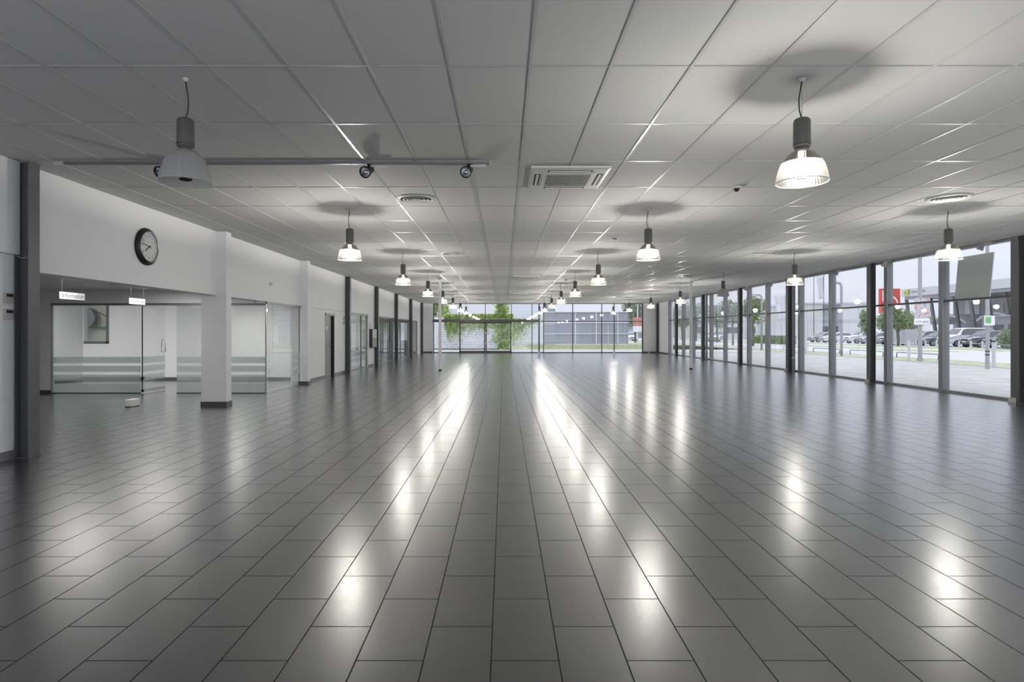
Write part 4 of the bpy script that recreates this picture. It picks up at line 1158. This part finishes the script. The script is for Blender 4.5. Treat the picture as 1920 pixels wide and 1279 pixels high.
r = thing('pylon_pole', (at(1283,45.5), 45.5, 0), 'slender white pole outside, left of the slim white column', 'pole')
MB().cyl((at(1283,45.5),45.5,-0.03), (at(1283,45.5),45.5,5), 0.06, 12).build('pole', M['post'], r)

# ------------------------------------------------------------------ buildings across the road
M['bwhite'] = stripe_mat('white_cladding', (0.66, 0.66, 0.67), (0.56, 0.56, 0.58), 'X', 1.2, 0.03)
M['bgrey'] = mat('grey_cladding', (0.34, 0.35, 0.37), 0.6, noise=0.05)
M['bdark'] = mat('dark_window', (0.09, 0.09, 0.10), 0.15)
M['fascia'] = mat('pale_fascia', (0.62, 0.62, 0.65), 0.5)
M['bglass'] = mat('pale_shopfront', (0.45, 0.48, 0.50), 0.15)
r = thing('showroom_building', (56.5, 100, 0), 'flat white showroom building behind the left parked cars', 'building')
MB().box(51.2, 54.4, 100, 118, -0.018, 6.3).box(57.7, 61.9, 100, 118, -0.018, 6.3).box(54.4, 57.7, 101.2, 118, -0.018, 6.3).build('wall', M['bwhite'], r)
MB().box(50.8, 62.2, 99.6, 118.2, 6.25, 6.5).build('roof_edge', M['fascia'], r)
MB().box(54.4, 57.7, 101.1, 101.2, 2.5, 5.9).build('upper_glazing', M['bglass'], r)
for x in (54.5, 55.35, 56.2, 57.0): MB().box(x, x+0.62, 101.05, 101.2, 0.2, 2.4).build('entrance_window', M['bdark'], r)
r = thing('car_dealer_building', (61, 76, 0), 'car dealership with long pale fascia and slanted dark supports', 'building')
fas = MB().box(60, 61.2, 54, 88.4, 6.72, 7.86).build('fascia', M['fascia'], r)
MB().box(60.2, 68, 54, 88, 6.3, 6.72).build('canopy_soffit', M['bgrey'], r)
text('lettering', 'terminalen', 0.66, frame_mtx((59.985, 84.8, 7.36), (0,-1,0), (0,0,1)), M['ink'], fas, sx=1.0)
lg = MB().prism([(87.65,6.95),(87.0,6.85),(86.7,7.0),(86.7,7.72),(87.65,7.74)], 59.9, 60, 'x').build('logo', mat('lime_logo', (0.55, 0.60, 0.14), 0.5), fas)
MB().box(59.88, 59.9, 87.2, 87.65, 7.24, 7.34).box(59.88, 59.9, 86.9, 87.3, 7.06, 7.10).box(59.88, 59.9, 86.62, 86.72, 6.98, 7.74).build('logo_mark', M['ink'], lg)
for k, y in enumerate((88.0, 83.0, 78.6, 76.0, 73.2, 70.6, 66.5, 62)):
    MB().obox((60.9, y, 3.25), (0,0.2,1), (1,0,0), (0,1,-0.2), 3.3, 0.14, 0.20).build('slanted_support', M['steel'], r)
MB().box(67.5, 68, 54, 88, -0.018, 6.5).build('rear_wall', M['bgrey'], r)
for k in range(8): MB().box(67.4, 67.5, 55+4*k, 57.6+4*k, 3.9, 6.2).build('clerestory_window', M['fascia'], r)
for k in range(4):
    y = 58+8*k
    m = MB(); pts = [(y-3.4+6.8*t, 2.8+1.15*math.sin(PI*t)) for t in [i/12 for i in range(13)]]
    m.prism(pts + [(p[0], p[1]-0.25) for p in reversed(pts)], 62, 66.5, 'x'); m.build('vaulted_roof', M['fascia'], r)
    m = MB(); m.prism([(p[0], p[1]-0.25) for p in pts], 64, 64.3, 'x'); m.build('gable', M['bgrey'], r)
r = thing('grey_annex', (58, 63, 0), 'low grey flat-roofed annex with doors under the dealership canopy', 'building')
an = MB().box(56.5, 60, 60.5, 69.2, -0.018, 3.2).build('wall', mat('mid_grey_annex', (0.27, 0.27, 0.29), 0.6, noise=0.05), r)
MB().box(56.45, 56.5, 66.2, 67.6, 0, 2.3).build('door', M['bdark'], r)
for y in (62.0, 64.2): MB().box(56.45, 56.5, y, y+1.4, 0.8, 2.3).build('window', M['bdark'], r)
MB().box(56.3, 60.1, 60.4, 69.3, 3.2, 3.35).build('roof_edge', M['bgrey'], r)
# red sign with white arc
Y = 85.0
xs0, xs1 = at(1650.5, Y), at(1688, Y)
r = thing('pylon_sign', ((xs0+xs1)/2, Y, 0), 'red square pylon sign with a white arc above the bushy tree', 'sign')
pn = MB().box(xs0, xs1, Y, Y+0.4, 4.2, 7.75).build('panel', M['redsign'], r)
m = MB(); cx, cz, R0 = at(1668, Y), 5.6, 1.25
pts = [(cx+R0*math.cos(t), cz+R0*math.sin(t)*0.9) for t in [0.05+i*(2.2)/14 for i in range(15)]]
pts2 = [(cx+(R0-0.2)*math.cos(t), cz-0.02+(R0-0.22)*math.sin(t)*0.9) for t in [0.05+i*(2.2)/14 for i in range(15)]]
m.prism(pts + pts2[::-1], Y-0.03, Y, 'y'); m.build('white_arc', M['paper'], pn)
m = MB()
for i in range(8): m.box(xs0+0.25, xs0+0.5, Y-0.02, Y, 5.9+0.2*i, 6.03+0.2*i)
m.build('vertical_lettering', M['paper'], pn)
MB().box((xs0+xs1)/2-0.25, (xs0+xs1)/2+0.25, Y+0.05, Y+0.35, -0.018, 4.2).build('mast', M['steel'], r)
# buildings far down the road
r = thing('apartment_block', (50, 132, 0), 'pale house row with dark roof far down the road', 'building')
MB().box(42, 66, 132, 145, -0.018, 6.6).build('wall', M['bwhite'], r)
MB().box(41.5, 66.5, 131.5, 145.5, 6.6, 7.5).build('roof', M['bgrey'], r)
for x in range(43, 65, 3):
    for z in (1.2, 4.0): MB().box(x, x+1.6, 131.93, 132, z, z+1.4).build('window', M['bdark'], r)
r = thing('brick_house', (36, 150, 0), 'grey house with pitched roof at the end of the road', 'building')
MB().box(33, 43, 148, 158, -0.018, 5.2).build('wall', M['bgrey'], r)
MB().prism([(32.5,5.2),(43.5,5.2),(38,9.0)], 147.5, 158.5, 'y').build('roof', M['steel'], r)
for x in (34.2, 37.2, 40.2): MB().box(x, x+1.4, 147.93, 148, 1.4, 2.9).build('window', M['fascia'], r)
r = thing('white_hall', (46.7, 124, 0), 'white hall with glazed ends left of the flag', 'building')
MB().box(44.0, 49.5, 119, 130, -0.018, 5.6).build('wall', M['bwhite'], r)
for z in (1.2, 3.2): MB().box(44.9, 48.5, 118.93, 119, z, z+1.2).build('window', M['bdark'], r)
MB().box(43.7, 49.8, 118.7, 130.2, 5.6, 6.0).build('roof_edge', M['bgrey'], r)

# ------------------------------------------------------------------ beyond the far glass wall
M['siding'] = stripe_mat('white_siding', (0.74, 0.74, 0.79), (0.42, 0.42, 0.47), 'Z', 0.205, 0.13)
M['ribbed'] = stripe_mat('white_ribbed_cladding', (0.86, 0.86, 0.90), (0.76, 0.76, 0.81), 'X', 0.16, 0.25)
M['bluepanel'] = stripe_mat('pale_blue_panel', (0.78, 0.80, 0.90), (0.90, 0.91, 0.95), 'Z', 1.75, 0.04, off=-0.42)
M['slate'] = stripe_mat('slate_blue_cladding', (0.34, 0.35, 0.41), (0.41, 0.42, 0.48), 'Z', 0.28, 0.12)
M['slate2'] = mat('slate_blue_plain', (0.33, 0.33, 0.42), 0.6)
M['trimw'] = mat('white_trim', (0.80, 0.80, 0.84), 0.5)
r = thing('siding_wall', (-2.7, 49.4, 0), 'white horizontal siding wall beyond the sliding door', 'wall panel')
MB().box(-6.2, 0.50, 49.4, 49.6, 0.05, 2.72).build('siding', M['siding'], r)
MB().box(-6.2, 0.50, 49.38, 49.62, 2.72, 2.76).build('coping', M['kerb'], r)
MB().box(-6.2, 0.50, 49.42, 49.6, -0.018, 0.05).build('footing', M['dark'], r)
for x in (-1.6,): MB().box(x-0.03, x+0.03, 49.35, 49.4, 0.05, 1.7).build('downpipe', M['trimw'], r)
r = thing('white_warehouse', (-2.3, 55, 0), 'tall white ribbed warehouse behind the siding wall', 'building')
MB().box(-5.75, 0.75, 53, 61, -0.018, 8).build('wall', M['ribbed'], r)
MB().box(-5.8, 0.8, 52.95, 61.05, 8, 8.2).build('roof_edge', M['trimw'], r)
r = thing('pale_blue_building', (2.5, 66, 0), 'pale blue panelled building right of the ivy', 'building')
MB().box(0.85, 4.4, 65, 74, -0.018, 7.5).build('wall', M['bluepanel'], r)
MB().box(0.85, 4.42, 64.95, 74.05, 7.5, 7.7).build('roof_edge', M['trimw'], r)
r = thing('slate_building', (9, 66, 0), 'slate blue clad building with white grid lines beyond the far glass wall', 'building')
bx = lambda px: (px-945)*65/F
MB().box(bx(1020), bx(1041), 64.9, 75, -0.018, 7.0).build('tower', M['slate'], r)
MB().box(bx(1041), bx(1178), 65, 75, -0.018, 3.66).build('wall', M['slate'], r)
MB().box(bx(1041), bx(1074), 64.97, 65, 1.2, 2.45).build('pale_panel', M['slate2'], r)
for px in (1079, 1118, 1158): MB().box(bx(px)-0.045, bx(px)+0.045, 64.92, 65, 0, 3.66).build('pilaster', M['trimw'], r)
MB().box(bx(1140)-0.03, bx(1140)+0.03, 64.93, 65, 0, 2.35).build('pilaster', M['trimw'], r)
for y in (585.0, 605.5, 626): 
    z = CAMZ+(622.5-y)*65/F
    MB().box(bx(1020), bx(1178), 64.88, 65, z-0.04, z+0.04).build('white_band', M['trimw'], r)
MB().box(bx(1041), bx(1178), 64.9, 65, -0.02, 0.12).build('plinth', M['trimw'], r)
# ivy
rnd = random.Random(77)
def ivy_leaf(m, x, z, y=49.36, s=0.085): leaf_quad(m, (x, y-rnd.random()*0.12, z), s*rnd.uniform(.7,1.3), rnd)
iv = thing('ivy', (-0.3, 49.35, 0), 'bright green ivy growing over the siding wall', 'ivy')
def wx(px): return (px-945)*49.3/F
def wz(y): return CAMZ+(622.5-y)*49.3/F
m = MB()
for i in range(4200):   # main climbing column
    t = rnd.random(); y = 655-t*85
    half = (8 if t < 0.15 else 16 if t < 0.7 else 10)+3*math.sin(t*9); c = 943+2*math.sin(t*5)
    ivy_leaf(m, wx(c+rnd.gauss(0, half*0.5)), wz(y), s=0.085)
m.build('climbing_column', LEAFC, iv)
m = MB()
for i in range(5600):   # fringe along the wall top
    px = rnd.uniform(833, 962)
    dens = 1.0 if px > 885 or px < 862 else 0.6
    if rnd.random() > dens: continue
    hang = abs(rnd.gauss(0, 15))*(1.3 if 838 < px < 872 else 0.85)
    ivy_leaf(m, wx(px), wz(593+hang-4), s=0.085)
m.build('top_fringe', LEAFC, iv)
m = MB()
for i in range(420):    # thin runners on the siding
    px = rnd.choice([rnd.uniform(820, 862), rnd.uniform(860, 930)])
    ivy_leaf(m, wx(px), wz(rnd.uniform(606, 655)), s=0.05)
m.build('runners', LEAFB, iv)
iv2 = thing('ivy', (3.2, 63, 0), 'thin ivy branch reaching right across the pale blue building', 'ivy')
m = MB()
for i in range(1600):
    px = 958+abs(rnd.gauss(0, 22)); 
    if px > 1018: continue
    yy = 596+(px-958)*0.05+abs(rnd.gauss(0, 1))*max(2, 26-(px-958)*0.42)
    leaf_quad(m, ((px-945)*63/F, 63+rnd.uniform(-.2,.2), CAMZ+(622.5-yy)*63/F), 0.10*rnd.uniform(.7,1.3), rnd)
m.build('foliage', LEAFC, iv2)
MB().tube([((962-945)*63/F, 63, -0.018), ((964-945)*63/F, 63, 1.6), ((985-945)*63/F, 63, 2.3), ((1015-945)*63/F, 63, 2.6)], 0.04, 6).build('stem', BARK, iv2)
# tall weeds on the lawn
m = MB()
for i in range(2600):
    x = rnd.uniform(2.2, 13.0); y = rnd.uniform(50, 60); h_ = rnd.uniform(.08, .36)*(1.6 if rnd.random() < .08 else 1)
    dx = rnd.uniform(-.1,.1); wd = 0.02
    m.add([(x-wd,y,-.02),(x+wd,y,-.02),(x+dx,y+rnd.uniform(-.05,.05),h_)], [(0,1,2)])
    if rnd.random() < .35: leaf_quad(m, (x+dx*.8, y, h_*.8), .06, rnd)
tag(m.build('weeds', leaf_mat('weed_green', (0.40, 0.43, 0.25), (0.62, 0.63, 0.44))), 'tall pale weeds on the lawn before the slate building', 'weeds', kind='stuff')
# street things at the right end of the far view
r = thing('banner_pole', (at(1195.5, 60), 60, 0), 'white pole with red and white banner beyond the far right pane', 'banner')
X = at(1195.5, 60)
MB().cyl((X,60,-0.03), (X,60,7), 0.07, 12).build('pole', M['post'], r)
MB().box(X-0.5, X+0.45, 59.88, 59.9, 2.05, 2.95).build('red_cloth', mat('faded_red_cloth', (0.62, 0.26, 0.24), 0.7), r)
MB().box(X-0.5, X+0.45, 59.87, 59.9, 1.45, 2.05).build('white_cloth', M['paper'], r)
car(at(1186, 92), 92, 'hatch', 'white', 'white car parked beyond the far right pane', yaw=PI/2)
slab('end_grass', 13.9, 20.2, 64, 84, -0.015, M['lawn'], 'stuff', 'grass patch beyond the far right pane', 'grass')

# ------------------------------------------------------------------ world
wd = bpy.data.worlds.new('overcast_sky'); S.world = wd; wd.use_nodes = True
nt = wd.node_tree; N, L = nt.nodes, nt.links
bg = N['Background']
tc = N.new('ShaderNodeTexCoord')
n = N.new('ShaderNodeTexNoise'); n.inputs['Scale'].default_value = 2.2; n.inputs['Detail'].default_value = 4
mp = N.new('ShaderNodeMapping'); mp.inputs['Scale'].default_value = (1, 1, 2.5)
L.new(tc.outputs['Generated'], mp.inputs[0]); L.new(mp.outputs[0], n.inputs['Vector'])
rp = N.new('ShaderNodeValToRGB'); e = rp.color_ramp.elements
e[0].position = 0.3; e[0].color = (0.81, 0.83, 0.97, 1); e[1].position = 0.7; e[1].color = (0.88, 0.895, 1.02, 1)
L.new(n.outputs['Fac'], rp.inputs[0]); L.new(rp.outputs[0], bg.inputs['Color'])
sz = N.new('ShaderNodeSeparateXYZ'); L.new(tc.outputs['Generated'], sz.inputs[0])
mz = N.new('ShaderNodeMath'); mz.operation = 'MAXIMUM'; mz.inputs[1].default_value = 0; L.new(sz.outputs['Z'], mz.inputs[0])
ms = N.new('ShaderNodeMath'); ms.operation = 'MULTIPLY_ADD'; ms.inputs[1].default_value = SKY*1.4; ms.inputs[2].default_value = SKY
L.new(mz.outputs[0], ms.inputs[0]); L.new(ms.outputs[0], bg.inputs['Strength'])

# ------------------------------------------------------------------ camera and render look
cd = bpy.data.cameras.new('camera'); cam = bpy.data.objects.new('camera', cd); COL.objects.link(cam)
cam.location = (0, 0, CAMZ); cam.rotation_euler = (PI/2, 0, 0)
cd.sensor_width = 36; cd.lens = F/1920*36
cd.shift_x = (960-945)/1920; cd.shift_y = (622.5-639.5)/1920
cd.clip_start = 0.05; cd.clip_end = 500
S.camera = cam
vs = S.view_settings
vs.view_transform = 'Standard'; vs.look = 'None'; vs.gamma = 1.0; vs.use_curve_mapping = False; vs.exposure = 0.05
S.cycles.transparent_max_bounces = 24
S.cycles.use_denoising = True
